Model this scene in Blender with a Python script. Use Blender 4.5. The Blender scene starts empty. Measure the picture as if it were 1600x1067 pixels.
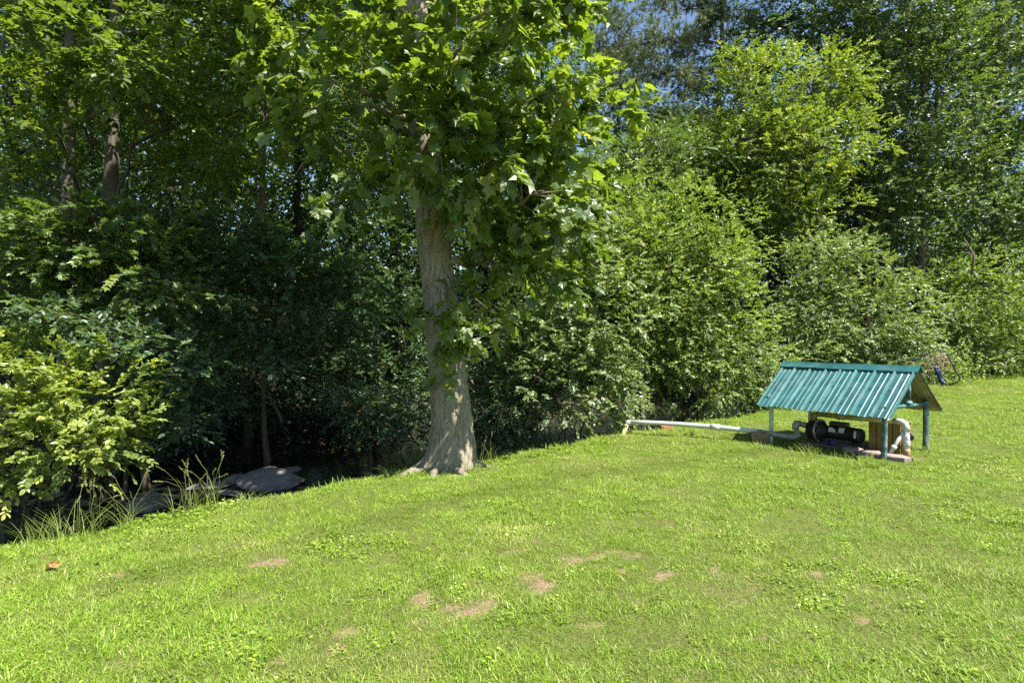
import bpy, math, random
import numpy as np
from mathutils import Vector, Matrix

random.seed(11)
SC = bpy.context.scene
COL = SC.collection

# ------------------------------------------------------------------ camera, sky, sun, exposure
F = 888.9                                   # focal length in photo pixels (1600 wide)
CAMZ = 1.5
cam = bpy.data.cameras.new('camera')
cam.sensor_width = 36.0
cam.lens = 36.0 * F / 1600.0
cam.clip_start = 0.05
cam.clip_end = 2000
cam_ob = bpy.data.objects.new('camera', cam)
cam_ob.location = (0, 0, CAMZ)
cam_ob.rotation_euler = (math.radians(90), 0, 0)
COL.objects.link(cam_ob)
SC.camera = cam_ob

SUN = Vector((0.44, -0.29, 0.85)).normalized()     # towards the sun
world = bpy.data.worlds.new('World')
SC.world = world
world.use_nodes = True
wn = world.node_tree.nodes
wn.clear()
sky = wn.new('ShaderNodeTexSky')
sky.sky_type = 'NISHITA'
sky.sun_disc = False
sky.sun_elevation = math.asin(SUN.z)
sky.sun_rotation = math.atan2(SUN.x, SUN.y)
sky.air_density = 1.0
sky.dust_density = 0.3
sky.ozone_density = 2.0
bg = wn.new('ShaderNodeBackground')
bg.inputs['Strength'].default_value = 0.078
wo = wn.new('ShaderNodeOutputWorld')
world.node_tree.links.new(sky.outputs[0], bg.inputs[0])
world.node_tree.links.new(bg.outputs[0], wo.inputs[0])

sl = bpy.data.lights.new('sun', 'SUN')
sl.energy = 5.0
sl.angle = math.radians(0.53)
sl.color = (1.0, 0.95, 0.86)
so = bpy.data.objects.new('sun', sl)
so.rotation_euler = SUN.to_track_quat('Z', 'Y').to_euler()
so.location = (5, -5, 20)
COL.objects.link(so)

vs = SC.view_settings
vs.view_transform = 'Standard'
vs.look = 'None'
vs.gamma = 1.0
vs.use_curve_mapping = False
vs.exposure = 1.45
SC.cycles.use_denoising = False
SC.cycles.max_bounces = 7
SC.cycles.diffuse_bounces = 3
SC.cycles.glossy_bounces = 2
SC.cycles.transmission_bounces = 4
SC.cycles.sample_clamp_indirect = 6.0
SC.cycles.caustics_reflective = False
SC.cycles.caustics_refractive = False


# ------------------------------------------------------------------ small helpers
def nrm(a):
    return a / np.maximum(np.linalg.norm(a, axis=-1, keepdims=True), 1e-9)


def at(px, py, d):
    """photo pixel and depth in metres -> point in the place"""
    return np.array([(px - 800) / F * d, d, CAMZ - (py - 533.5) / F * d])


def hash2(i, j, seed):
    h = (i.astype(np.int64) * 374761393 + j.astype(np.int64) * 668265263 + seed * 974634777) & 0x7fffffff
    h = ((h ^ (h >> 13)) * 1274126177) & 0x7fffffff
    return ((h ^ (h >> 16)) & 0xffff) / 65535.0


def vnoise(x, y, seed=0):
    x = np.asarray(x, float); y = np.asarray(y, float)
    i = np.floor(x); j = np.floor(y)
    fx = x - i; fy = y - j
    fx = fx * fx * (3 - 2 * fx); fy = fy * fy * (3 - 2 * fy)
    a = hash2(i, j, seed); b = hash2(i + 1, j, seed); c = hash2(i, j + 1, seed); d = hash2(i + 1, j + 1, seed)
    return (a * (1 - fx) + b * fx) * (1 - fy) + (c * (1 - fx) + d * fx) * fy


def fbm(x, y, seed=0, o=3):
    s = 0; a = 0.5
    for k in range(o):
        s = s + a * vnoise(np.asarray(x) * 2 ** k, np.asarray(y) * 2 ** k, seed + k)
        a *= 0.5
    return s / (1 - 0.5 ** o)


# ------------------------------------------------------------------ terrain
U = np.array([0.831, 0.557]); N = np.array([-0.557, 0.831]); P0 = np.array([-4.5, 5.0])


def st(x, y):
    dx = x - P0[0]; dy = y - P0[1]
    s = dx * N[0] + dy * N[1]; t = dx * U[0] + dy * U[1]
    return s + 0.06 + 0.08 * np.sin(t * 1.3 + 1) + 0.05 * np.sin(t * 3.1), t


def zedge(t):
    return np.interp(t, [-25, -4, 0, 4.6, 7.8, 12, 26, 60], [-1.1, -.5, -.3, -.13, -.02, .1, .45, 1.2])


def zcreek(t):
    return -0.17 + 0.015 * (np.clip(t, -30, 60) - 4)


def ground_z(x, y):
    x = np.asarray(x, float); y = np.asarray(y, float)
    s, t = st(x, y)
    A = np.interp(t, [-8, 1, 5, 9, 15, 30], [.6, .36, .18, .04, .10, .2])
    lawn = zedge(t) + A * (1 - np.exp(np.minimum(s, 0) / 5)) + .03 * (fbm(x * .7, y * .7, 3) - .5)
    p = np.interp(s, [0, .15, .5, .9, 1.5, 2.1, 5.0, 5.8, 7.5, 9.5, 14, 40, 120],
                  [0, -.03, -.24, -.55, -.82, -.98, -1.0, -.72, -.1, .25, 1.0, 7.5, 14.0])
    w = np.clip(s / 1.5, 0, 1); w = w * w * (3 - 2 * w)
    bank = (zedge(t) * (1 - w) + zcreek(t) * w) + p + np.clip(s, 0, 1) * .22 * (fbm(x * 1.6, y * 1.6, 8) - .5)
    return np.where(s < 0, lawn, bank)


def gz(x, y):
    return float(ground_z(np.array([x]), np.array([y]))[0])


def ray_ground(px, py):
    d = 2.0
    while d < 60:
        p = at(px, py, d)
        if p[2] < gz(p[0], p[1]):
            return p
        d += .02
    return at(px, py, 20)


PATCH = []
for px, py, rw, rd in [(735, 948, .20, .20), (760, 935, .16, .1), (832, 905, .22, .20), (895, 876, .24, .16), (880, 893, .12, .1), (925, 1000, .14, .16),
                       (1055, 995, .14, .12), (1225, 1030, .14, .13), (165, 903, .36, .15), (440, 874, .2, .16), (760, 748, .35, .16),
                       (1430, 716, .2, .12), (790, 862, .12, .1), (740, 875, .07, .1), (690, 855, .12, .1), (1000, 675, .3, .12), (225, 1030, .15, .13),
                       (500, 1010, .12, .12), (850, 1060, .15, .08), (960, 890, .1, .08), (850, 850, .14, .1), (80, 960, .18, .1), (1490, 990, .16, .1),
                       (660, 855, .1, .1), (560, 985, .12, .1), (1190, 1045, .13, .1), (345, 1000, .14, .1), (1110, 905, .13, .09), (1270, 900, .12, .1),
                       (640, 985, .10, .1), (1330, 960, .13, .09), (390, 925, .12, .1)]:
    p = ray_ground(px, py)
    if px > 1000 and py > 850:
        rw *= .55; rd *= .6
    PATCH.append((p[0], p[1], rw * .55, rd * .5))
    for _ in range(4):
        PATCH.append((p[0] + random.gauss(0, rw * 1.1), p[1] + random.gauss(0, rd * 1.1), rw * random.uniform(.18, .4), rd * random.uniform(.2, .4)))


def bare(x, y):
    b = np.zeros_like(np.asarray(x, float))
    wx = x + .22 * (vnoise(x * 5, y * 5, 21) - .5) + .10 * (vnoise(x * 19, y * 19, 22) - .5)
    wy = y + .22 * (vnoise(x * 5, y * 5, 23) - .5) + .10 * (vnoise(x * 19, y * 19, 24) - .5)
    for cx, cy, rw, rd in PATCH:
        b = np.maximum(b, np.exp(-(((wx - cx) / rw) ** 2 + ((wy - cy) / rd) ** 2) ** 1.5))
    b = b * np.clip(.1 + 1.5 * vnoise(x * 11, y * 11, 25) * .6 + .9 * vnoise(x * 27, y * 27, 26) * .6, 0, 1)
    n = fbm(x * 2.3, y * 2.3, 31, 4)
    b = np.maximum(b, np.clip((n - .66) * 3, 0, .3))
    return b


# ------------------------------------------------------------------ materials
MATS = {}


def new_mat(name):
    m = bpy.data.materials.new(name)
    m.use_nodes = True
    nt = m.node_tree
    nt.nodes.clear()
    out = nt.nodes.new('ShaderNodeOutputMaterial')
    MATS[name] = m
    return m, nt, out


def nd(nt, typ, **kw):
    n = nt.nodes.new(typ)
    for k, v in kw.items():
        if hasattr(n, k) and k not in n.inputs:
            setattr(n, k, v)
        else:
            n.inputs[k].default_value = v
    return n


def mixc(nt, fac, a, b, mode='MIX'):
    m = nt.nodes.new('ShaderNodeMix')
    m.data_type = 'RGBA'
    m.blend_type = mode
    for sock, v in ((m.inputs[0], fac), (m.inputs[6], a), (m.inputs[7], b)):
        if hasattr(v, 'is_output'):
            nt.links.new(v, sock)
        elif isinstance(v, (int, float)):
            sock.default_value = v
        else:
            sock.default_value = (*v, 1) if len(v) == 3 else v
    return m.outputs[2]


def ramp(nt, fac, stops):
    r = nt.nodes.new('ShaderNodeValToRGB')
    e = r.color_ramp.elements
    while len(e) < len(stops):
        e.new(.5)
    for k, (p, c) in enumerate(stops):
        e[k].position = p
        e[k].color = (*c, 1)
    nt.links.new(fac, r.inputs[0])
    return r.outputs[0]


def noise(nt, scale, detail=4, coord='Object', stretch=None, dist=0.0, rough=.55):
    tc = nt.nodes.new('ShaderNodeTexCoord')
    o = tc.outputs[coord]
    if stretch:
        mp = nt.nodes.new('ShaderNodeMapping')
        mp.inputs['Scale'].default_value = stretch
        nt.links.new(o, mp.inputs[0])
        o = mp.outputs[0]
    n = nd(nt, 'ShaderNodeTexNoise', Scale=scale, Detail=detail, Distortion=dist, Roughness=rough)
    nt.links.new(o, n.inputs['Vector'])
    return n.outputs[0]


def bump(nt, h, strength, dist):
    b = nd(nt, 'ShaderNodeBump', Strength=strength, Distance=dist)
    nt.links.new(h, b.inputs['Height'])
    return b.outputs[0]


def leaf_mat(name, c0, c1, trans=.36, rough=.42, spec=.5, tc=(1.9, 1.9, .55)):
    m, nt, out = new_mat(name)
    a = nd(nt, 'ShaderNodeAttribute', attribute_name='tone')
    c = ramp(nt, a.outputs['Fac'], [(0, c0), (.82, c1), (1, (c1[0] * 1.5, c1[1] * 1.2, c1[2]))])
    p = nd(nt, 'ShaderNodeBsdfPrincipled', Roughness=rough)
    p.inputs['Specular IOR Level'].default_value = spec
    nt.links.new(c, p.inputs['Base Color'])
    t = nt.nodes.new('ShaderNodeBsdfTranslucent')
    nt.links.new(mixc(nt, 1.0, c, tc, 'MULTIPLY'), t.inputs[0])
    mx = nt.nodes.new('ShaderNodeMixShader')
    mx.inputs[0].default_value = trans
    nt.links.new(p.outputs[0], mx.inputs[1]); nt.links.new(t.outputs[0], mx.inputs[2])
    nt.links.new(mx.outputs[0], out.inputs[0])
    return m


leaf_mat('leaf_tulip', (.06, .115, .022), (.175, .24, .05), .5, .42, .9, (2.1, 2.0, .6))
leaf_mat('leaf_shrub', (.12, .18, .035), (.34, .40, .09), .42, .44, .9)
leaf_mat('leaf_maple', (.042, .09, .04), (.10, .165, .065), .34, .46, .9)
leaf_mat('leaf_canopy', (.055, .105, .02), (.14, .205, .04), .52, .44, .7, (2.2, 2.0, .55))
leaf_mat('leaf_vine', (.06, .115, .03), (.17, .24, .06), .40, .44, .9)
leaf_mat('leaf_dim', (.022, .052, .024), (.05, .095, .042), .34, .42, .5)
leaf_mat('leaf_bush', (.065, .125, .026), (.24, .315, .075), .40, .48, .9)
leaf_mat('leaf_pale_bush', (.065, .115, .035), (.225, .29, .10), .36, .48, .9)
leaf_mat('leaf_bright', (.085, .145, .025), (.215, .275, .055), .42, .44, .7)
leaf_mat('leaf_oak', (.042, .088, .028), (.13, .19, .06), .36, .45, .9)
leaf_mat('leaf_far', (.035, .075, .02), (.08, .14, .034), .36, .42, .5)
leaf_mat('needle', (.07, .115, .045), (.155, .20, .085), .2, .5, .4)


def bark_mat(name, c0, c1, c2, sc=9, stretch=(1, 1, .22), b=.6, dist=.02):
    m, nt, out = new_mat(name)
    n1 = noise(nt, sc, 6, stretch=stretch, dist=.6)
    n2 = noise(nt, sc * .3, 3)
    n3 = noise(nt, sc * 7, 3, stretch=(1, 1, .4))
    c = ramp(nt, n1, [(.32, c0), (.52, c1), (.72, c2)])
    c = mixc(nt, ramp(nt, n2, [(.45, (0, 0, 0)), (.7, (.55, .55, .55))]), c, (c1[0] * .8, c1[1] * 1.0, c1[2] * .6))
    c = mixc(nt, .35, c, ramp(nt, n3, [(.3, c0), (.7, c2)]))
    p = nd(nt, 'ShaderNodeBsdfPrincipled', Roughness=.9)
    p.inputs['Specular IOR Level'].default_value = .2
    nt.links.new(c, p.inputs['Base Color'])
    nt.links.new(bump(nt, n1, b, dist), p.inputs['Normal'])
    nt.links.new(p.outputs[0], out.inputs[0])


def tulip_bark():
    m, nt, out = new_mat('bark_tulip')
    fis = noise(nt, 34, 5, stretch=(1, 1, .22), dist=.8, rough=.65)
    fine = noise(nt, 110, 4, stretch=(1, 1, .5))
    blot = noise(nt, 4.5, 5, stretch=(1, 1, .6), dist=1.0, rough=.65)
    moss = noise(nt, 2.2, 4, rough=.7)
    c = ramp(nt, fis, [(.34, (.14, .115, .078)), (.47, (.30, .255, .175)), (.62, (.43, .385, .28)), (.75, (.52, .48, .37))])
    c = mixc(nt, ramp(nt, blot, [(.5, (0, 0, 0)), (.64, (.75, .75, .75))]), c, ramp(nt, fine, [(.3, (.22, .20, .15)), (.7, (.48, .45, .37))]))
    c = mixc(nt, ramp(nt, moss, [(.5, (0, 0, 0)), (.7, (.45, .45, .45))]), c, (.15, .155, .06))
    c = mixc(nt, .22, c, ramp(nt, fine, [(.35, (.10, .08, .06)), (.65, (.42, .37, .28))]))
    p = nd(nt, 'ShaderNodeBsdfPrincipled', Roughness=.92)
    p.inputs['Specular IOR Level'].default_value = .15
    nt.links.new(c, p.inputs['Base Color'])
    b1 = nd(nt, 'ShaderNodeBump', Strength=1.0, Distance=.05)
    nt.links.new(fis, b1.inputs['Height'])
    b2 = nd(nt, 'ShaderNodeBump', Strength=.8, Distance=.012)
    nt.links.new(fine, b2.inputs['Height']); nt.links.new(b1.outputs[0], b2.inputs['Normal'])
    nt.links.new(b2.outputs[0], p.inputs['Normal'])
    nt.links.new(p.outputs[0], out.inputs[0])


tulip_bark()
bark_mat('bark_grey', (.045, .038, .03), (.11, .095, .07), (.18, .16, .125), 16)
bark_mat('bark_dark', (.02, .017, .013), (.05, .042, .032), (.085, .075, .058), 14)
bark_mat('bark_twig', (.05, .04, .025), (.11, .09, .05), (.16, .13, .07), 18)
bark_mat('bark_pine', (.04, .03, .025), (.10, .07, .05), (.16, .12, .09), 10)


def plain(name, c, rough=.6, metal=0.0, spec=.5, var=.25, sc=6, b=0.0, dirt=None, dsc=3, damt=.5):
    m, nt, out = new_mat(name)
    n = noise(nt, sc, 5)
    col = ramp(nt, n, [(.3, tuple(v * (1 - var) for v in c)), (.7, tuple(min(1, v * (1 + var)) for v in c))])
    if dirt:
        n2 = noise(nt, dsc, 6, rough=.7)
        f = ramp(nt, n2, [(.48, (0, 0, 0)), (.68, (damt,) * 3)])
        col = mixc(nt, f, col, dirt)
    p = nd(nt, 'ShaderNodeBsdfPrincipled', Roughness=rough, Metallic=metal)
    p.inputs['Specular IOR Level'].default_value = spec
    nt.links.new(col, p.inputs['Base Color'])
    if b:
        nt.links.new(bump(nt, noise(nt, sc * 4, 5), b, .01), p.inputs['Normal'])
    nt.links.new(p.outputs[0], out.inputs[0])
    return m


plain('roof_green', (.022, .112, .112), .36, .0, .6, .25, 3, dirt=(.10, .19, .20), dsc=5, damt=.6)
plain('rib_glint', (.13, .26, .245), .35, .0, .6, .25, 8, dirt=(.02, .125, .105), dsc=7, damt=.9)
plain('roof_under', (.34, .30, .22), .5, .2, .4, .2, 5, dirt=(.14, .09, .05), dsc=3, damt=.8)
plain('post_green', (.05, .105, .105), .5, .0, .4, .2, 8, dirt=(.42, .44, .40), dsc=14, damt=.75)
plain('post_white', (.50, .53, .47), .5, .0, .4, .15, 8, dirt=(.20, .28, .22), dsc=9, damt=.6)
plain('beam_teal', (.04, .135, .145), .5, .0, .4, .2, 8, dirt=(.3, .36, .35), dsc=11, damt=.5)
plain('pvc_white', (.52, .53, .51), .38, 0, .5, .1, 5, dirt=(.30, .28, .20), dsc=5, damt=.5)
plain('pvc_grey', (.27, .30, .26), .45, 0, .45, .15, 6, dirt=(.15, .14, .09), dsc=7, damt=.6)
plain('pvc_yellow', (.42, .38, .13), .45, 0, .45, .15, 6, dirt=(.2, .2, .1), dsc=7, damt=.5)
plain('cast_iron', (.028, .026, .022), .55, .3, .4, .3, 9, dirt=(.10, .065, .035), dsc=9, damt=.4)
plain('motor_black', (.02, .021, .02), .45, .1, .5, .2, 9)
plain('flange_metal', (.38, .36, .31), .4, .6, .5, .2, 9, dirt=(.14, .10, .06), dsc=9, damt=.6)
plain('sticker', (.62, .60, .54), .5, 0, .4, .2, 30, dirt=(.25, .24, .22), dsc=40, damt=.7)
plain('blue_cap', (.02, .035, .16), .5)
plain('box_wood', (.24, .17, .05), .7, 0, .3, .3, 12, .3, dirt=(.1, .075, .03), dsc=6, damt=.7)
plain('old_wood', (.23, .165, .095), .85, 0, .2, .3, 12, .5, dirt=(.07, .05, .03), dsc=8, damt=.7)
plain('grey_board', (.13, .11, .09), .85, 0, .2, .3, 12, .4, dirt=(.12, .09, .06), dsc=6, damt=.6)
plain('flagstone', (.25, .205, .19), .85, 0, .25, .2, 10, .5, dirt=(.30, .19, .14), dsc=5, damt=.6)
plain('creek_rock', (.20, .172, .165), .7, 0, .35, .35, 4, 1.0, dirt=(.06, .06, .035), dsc=3, damt=.7)
plain('brick', (.38, .14, .085), .85, 0, .2, .25, 20, .4, dirt=(.3, .22, .17), dsc=15, damt=.4)
plain('dark_tube', (.07, .07, .075), .4, .5, .5, .3, 9, dirt=(.14, .1, .07), dsc=8, damt=.5)
plain('blue_strap', (.014, .028, .20), .6, 0, .3, .3, 12)
plain('dead_vine', (.30, .20, .155), .9, 0, .2, .4, 20)
plain('dead_wood', (.20, .17, .14), .9, 0, .2, .3, 14, .4)
plain('tan_leaf', (.26, .13, .05), .7, 0, .2, .4, 30)
plain('rusty_leaf', (.13, .042, .016), .6, 0, .3, .5, 30)
plain('brown_fitting', (.33, .22, .12), .6, 0, .3, .3, 12)


def ground_mat():
    m, nt, out = new_mat('ground')
    lawn = nd(nt, 'ShaderNodeAttribute', attribute_name='lawn').outputs['Fac']
    bar = nd(nt, 'ShaderNodeAttribute', attribute_name='bare').outputs['Fac']
    n1 = noise(nt, 9, 6)
    n2 = noise(nt, 60, 5, rough=.7)
    n3 = noise(nt, 1.1, 3)
    thatch = ramp(nt, n2, [(.3, (.035, .05, .010)), (.5, (.085, .105, .024)), (.72, (.21, .18, .07))])
    clay = ramp(nt, n2, [(.25, (.08, .06, .03)), (.5, (.22, .15, .095)), (.75, (.40, .30, .20))])
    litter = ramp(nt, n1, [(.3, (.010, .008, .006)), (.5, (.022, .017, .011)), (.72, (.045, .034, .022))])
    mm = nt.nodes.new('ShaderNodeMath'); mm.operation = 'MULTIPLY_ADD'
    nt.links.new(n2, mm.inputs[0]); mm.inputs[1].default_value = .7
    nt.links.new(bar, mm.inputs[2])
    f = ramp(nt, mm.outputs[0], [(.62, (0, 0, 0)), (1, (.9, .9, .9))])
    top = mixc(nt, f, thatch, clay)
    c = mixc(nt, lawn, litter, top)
    p = nd(nt, 'ShaderNodeBsdfPrincipled', Roughness=.95)
    p.inputs['Specular IOR Level'].default_value = .15
    nt.links.new(c, p.inputs['Base Color'])
    nt.links.new(bump(nt, n2, .7, .02), p.inputs['Normal'])
    nt.links.new(p.outputs[0], out.inputs[0])


ground_mat()


def water_mat():
    m, nt, out = new_mat('creek_water')
    n = noise(nt, 5, 4, stretch=(1, 1, 1), dist=.5)
    p = nd(nt, 'ShaderNodeBsdfPrincipled', Roughness=.10, IOR=1.33)
    p.inputs['Base Color'].default_value = (.010, .012, .010, 1)
    nt.links.new(bump(nt, n, .25, .03), p.inputs['Normal'])
    nt.links.new(p.outputs[0], out.inputs[0])


water_mat()


def grass_mat():
    m, nt, out = new_mat('grass')
    a = nd(nt, 'ShaderNodeAttribute', attribute_name='tone').outputs['Fac']
    g = nd(nt, 'ShaderNodeAttribute', attribute_name='gtone', attribute_type='INSTANCER').outputs['Fac']
    fresh = ramp(nt, a, [(0, (.09, .182, .016)), (.35, (.185, .298, .028)), (.78, (.33, .425, .058)), (.86, (.44, .44, .16)), (1, (.58, .54, .32))])
    dry = ramp(nt, a, [(0, (.15, .22, .03)), (.35, (.27, .33, .06)), (.6, (.44, .40, .17)), (1, (.60, .52, .31))])
    c = mixc(nt, g, fresh, dry)
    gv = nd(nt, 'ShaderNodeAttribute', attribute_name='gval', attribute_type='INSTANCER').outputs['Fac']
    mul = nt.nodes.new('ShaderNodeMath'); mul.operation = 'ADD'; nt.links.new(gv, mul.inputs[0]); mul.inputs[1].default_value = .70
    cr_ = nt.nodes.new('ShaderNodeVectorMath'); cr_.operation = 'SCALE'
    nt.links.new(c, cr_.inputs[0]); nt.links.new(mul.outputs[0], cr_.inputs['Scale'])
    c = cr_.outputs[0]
    p = nd(nt, 'ShaderNodeBsdfPrincipled', Roughness=.45)
    p.inputs['Specular IOR Level'].default_value = .4
    nt.links.new(c, p.inputs['Base Color'])
    t = nt.nodes.new('ShaderNodeBsdfTranslucent')
    nt.links.new(mixc(nt, 1.0, c, (1.3, 1.3, .6), 'MULTIPLY'), t.inputs[0])
    mx = nt.nodes.new('ShaderNodeMixShader'); mx.inputs[0].default_value = .35
    nt.links.new(p.outputs[0], mx.inputs[1]); nt.links.new(t.outputs[0], mx.inputs[2])
    nt.links.new(mx.outputs[0], out.inputs[0])


grass_mat()
leaf_mat('tall_grass', (.10, .17, .025), (.26, .31, .08), .3, .5, .4)
leaf_mat('seed', (.20, .22, .07), (.36, .35, .16), .3, .6, .3)


# ------------------------------------------------------------------ mesh helpers
def raw_mesh(name, V, faces, k, tone=None, smooth=False):
    """fast mesh from an (n,3) array and an (m,k) index array"""
    V = np.asarray(V, np.float32); faces = np.asarray(faces, np.int32)
    me = bpy.data.meshes.new(name)
    me.vertices.add(len(V)); me.vertices.foreach_set('co', V.ravel())
    me.loops.add(faces.size); me.loops.foreach_set('vertex_index', faces.ravel())
    me.polygons.add(len(faces)); me.polygons.foreach_set('loop_start', np.arange(0, faces.size, k, dtype=np.int32))
    if tone is not None:
        at_ = me.attributes.new('tone', 'FLOAT', 'FACE')
        at_.data.foreach_set('value', np.asarray(tone, np.float32))
    me.polygons.foreach_set('use_smooth', np.full(len(faces), smooth))
    me.update(calc_edges=True)
    return me


def link(name, me, mat, parent=None):
    if isinstance(mat, str):
        mat = MATS[mat]
    if mat is not None and len(me.materials) == 0:
        me.materials.append(mat)
    o = bpy.data.objects.new(name, me)
    COL.objects.link(o)
    if parent is not None:
        o.parent = parent
    return o


def tag(o, label=None, cat=None, group=None, kind=None):
    for k, v in (('label', label), ('category', cat), ('group', group), ('kind', kind)):
        if v:
            o[k] = v
    return o


def empty(name, loc, label, cat, group=None):
    o = bpy.data.objects.new(name, None)
    o.empty_display_size = .2
    COL.objects.link(o)
    o.location = loc
    return tag(o, label, cat, group)


def put_under(o, root):
    """parent o (built in world coordinates) to an unrotated root at its base"""
    o.parent = root
    o.location = o.location - root.location
    return o


class MB:
    """collects tubes, boxes and other pieces and links them as one mesh"""
    def __init__(s):
        s.v = []; s.f = []; s.n = 0; s.sm = []

    def add(s, V, F_, smooth=True):
        s.v.append(np.asarray(V, float))
        s.f += [tuple(int(i) + s.n for i in f) for f in F_]
        s.sm += [smooth] * len(F_)
        s.n += len(V)

    def tube(s, pts, rad, sides=6, cap=True):
        pts = np.asarray(pts, float); n = len(pts)
        rad = np.broadcast_to(np.asarray(rad, float), (n,))
        T = np.gradient(pts, axis=0); T = nrm(T)
        ref = np.array([0.0, 0, 1]) if abs(T[0, 2]) < .9 else np.array([1.0, 0, 0])
        X = nrm(np.cross(T[0], ref)); Xs = []
        for i in range(n):
            X = nrm(X - T[i] * np.dot(X, T[i])); Xs.append(X)
        Xs = np.array(Xs); Ys = np.cross(T, Xs)
        a = np.linspace(0, 2 * np.pi, sides, endpoint=False)
        V = pts[:, None] + rad[:, None, None] * (np.cos(a)[None, :, None] * Xs[:, None] + np.sin(a)[None, :, None] * Ys[:, None])
        Fs = [(i * sides + j, i * sides + (j + 1) % sides, (i + 1) * sides + (j + 1) % sides, (i + 1) * sides + j)
              for i in range(n - 1) for j in range(sides)]
        s.add(V.reshape(-1, 3), Fs)
        if cap:
            base = s.n - n * sides
            s.f.append(tuple(base + j for j in range(sides))[::-1]); s.sm.append(False)
            s.f.append(tuple(base + (n - 1) * sides + j for j in range(sides))); s.sm.append(False)

    def box(s, c, ax, ay, az, jit=0.0):
        """box from its centre and three half-axis vectors"""
        c, ax, ay, az = (np.asarray(q, float) for q in (c, ax, ay, az))
        V = [c + i * ax + j * ay + k * az for i in (-1, 1) for j in (-1, 1) for k in (-1, 1)]
        if jit:
            V = [v + np.random.default_rng(int(abs(v[0] * 1e4)) % 9999).normal(0, jit, 3) for v in V]
        s.add(V, [(0, 1, 3, 2), (4, 6, 7, 5), (0, 4, 5, 1), (2, 3, 7, 6), (0, 2, 6, 4), (1, 5, 7, 3)], False)

    def mesh(s, name):
        V = np.concatenate(s.v)
        me = bpy.data.meshes.new(name)
        me.from_pydata(V.tolist(), [], s.f)
        me.polygons.foreach_set('use_smooth', s.sm)
        me.update()
        return me

    def build(s, name, mat, parent=None, bevel=0.0):
        o = link(name, s.mesh(name), mat, None)
        if bevel:
            b = o.modifiers.new('edge', 'BEVEL'); b.width = bevel; b.segments = 2; b.limit_method = 'ANGLE'
        if parent is not None:
            put_under(o, parent)
        return o


# ------------------------------------------------------------------ leaves
def tmpl(name):
    if name == 'diamond':
        V = [(0, 0, 0), (.45, -.34, .07), (1, 0, -.04), (.45, .34, .07)]; T = [(0, 1, 2), (0, 2, 3)]
    elif name == 'oval':
        V = [(0, 0, 0), (.28, -.25, .06), (.70, -.25, .05), (1, 0, -.08), (.70, .25, .05), (.28, .25, .06)]
        T = [(0, 1, 2), (0, 2, 3), (0, 3, 4), (0, 4, 5)]
    elif name == 'maple':
        V = [(0, 0, 0), (.02, -.33, .02), (.55, -.52, .03), (.5, -.2, .05), (1, 0, -.1), (.5, .2, .05), (.55, .52, .03), (.02, .33, .02)]
        T = [(0, 1, 2), (0, 2, 3), (0, 3, 4), (0, 4, 5), (0, 5, 6), (0, 6, 7)]
    elif name == 'tulip':
        V = [(.32, 0, 0), (0, 0, 0), (-.02, -.30, .07), (.16, -.52, .07), (.34, -.34, .07), (.62, -.48, 0), (.70, -.22, .01), (1.0, 0, -.14),
             (.70, .22, .01), (.62, .48, 0), (.34, .34, .07), (.16, .52, .07), (-.02, .30, .07)]
        T = [(0, i, i + 1) for i in range(1, 12)] + [(0, 12, 1)]
    return np.array(V, float), np.array(T, int)


def leaf_arrays(P, A, Nn, S, tname):
    V, T = tmpl(tname)
    A = nrm(A); B = nrm(np.cross(Nn, A)); W = np.cross(A, B)
    n = len(P)
    X = P[:, None] + S[:, None, None] * (V[None, :, 0, None] * A[:, None] + V[None, :, 1, None] * B[:, None] + V[None, :, 2, None] * W[:, None])
    Fc = (np.arange(n)[:, None, None] * len(V) + T[None]).reshape(-1, 3)
    return X.reshape(-1, 3), Fc, len(T)


def leaf_mesh(name, L, tname):
    X, Fc, k = leaf_arrays(L['P'], L['A'], L['N'], L['S'], tname)
    return raw_mesh(name, X, Fc, 3, np.repeat(L['T'], k))


def take(L, idx):
    return {k: v[idx] for k, v in L.items()}


def rand_dir(n, rg):
    return nrm(rg.normal(size=(n, 3)))


def clumps(blobs, ncl, rc, rg, shell=.68, lump=.2):
    w = np.array([(b[3] * b[4] + b[4] * b[5] + b[3] * b[5]) * (b[6] if len(b) > 6 else 1) for b in blobs])
    which = rg.choice(len(blobs), ncl, p=w / w.sum())
    B = np.array([b[:6] for b in blobs], float)[which]
    D = rand_dir(ncl, rg)
    q = rg.random((4, 3)) * 5 - 2.5; ph = rg.random(4) * 6.28
    lumpy = 1 + lump * sum(np.sin(D @ q[i] * 2 + ph[i] + which) for i in range(4)) / 2
    r = np.where(rg.random(ncl) < shell, rg.uniform(.78, 1.0, ncl), rg.uniform(.25, .8, ncl)) * lumpy
    C = B[:, :3] + D * B[:, 3:] * r[:, None]
    R = rg.uniform(rc[0], rc[1], ncl)
    return C, R, D


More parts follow.
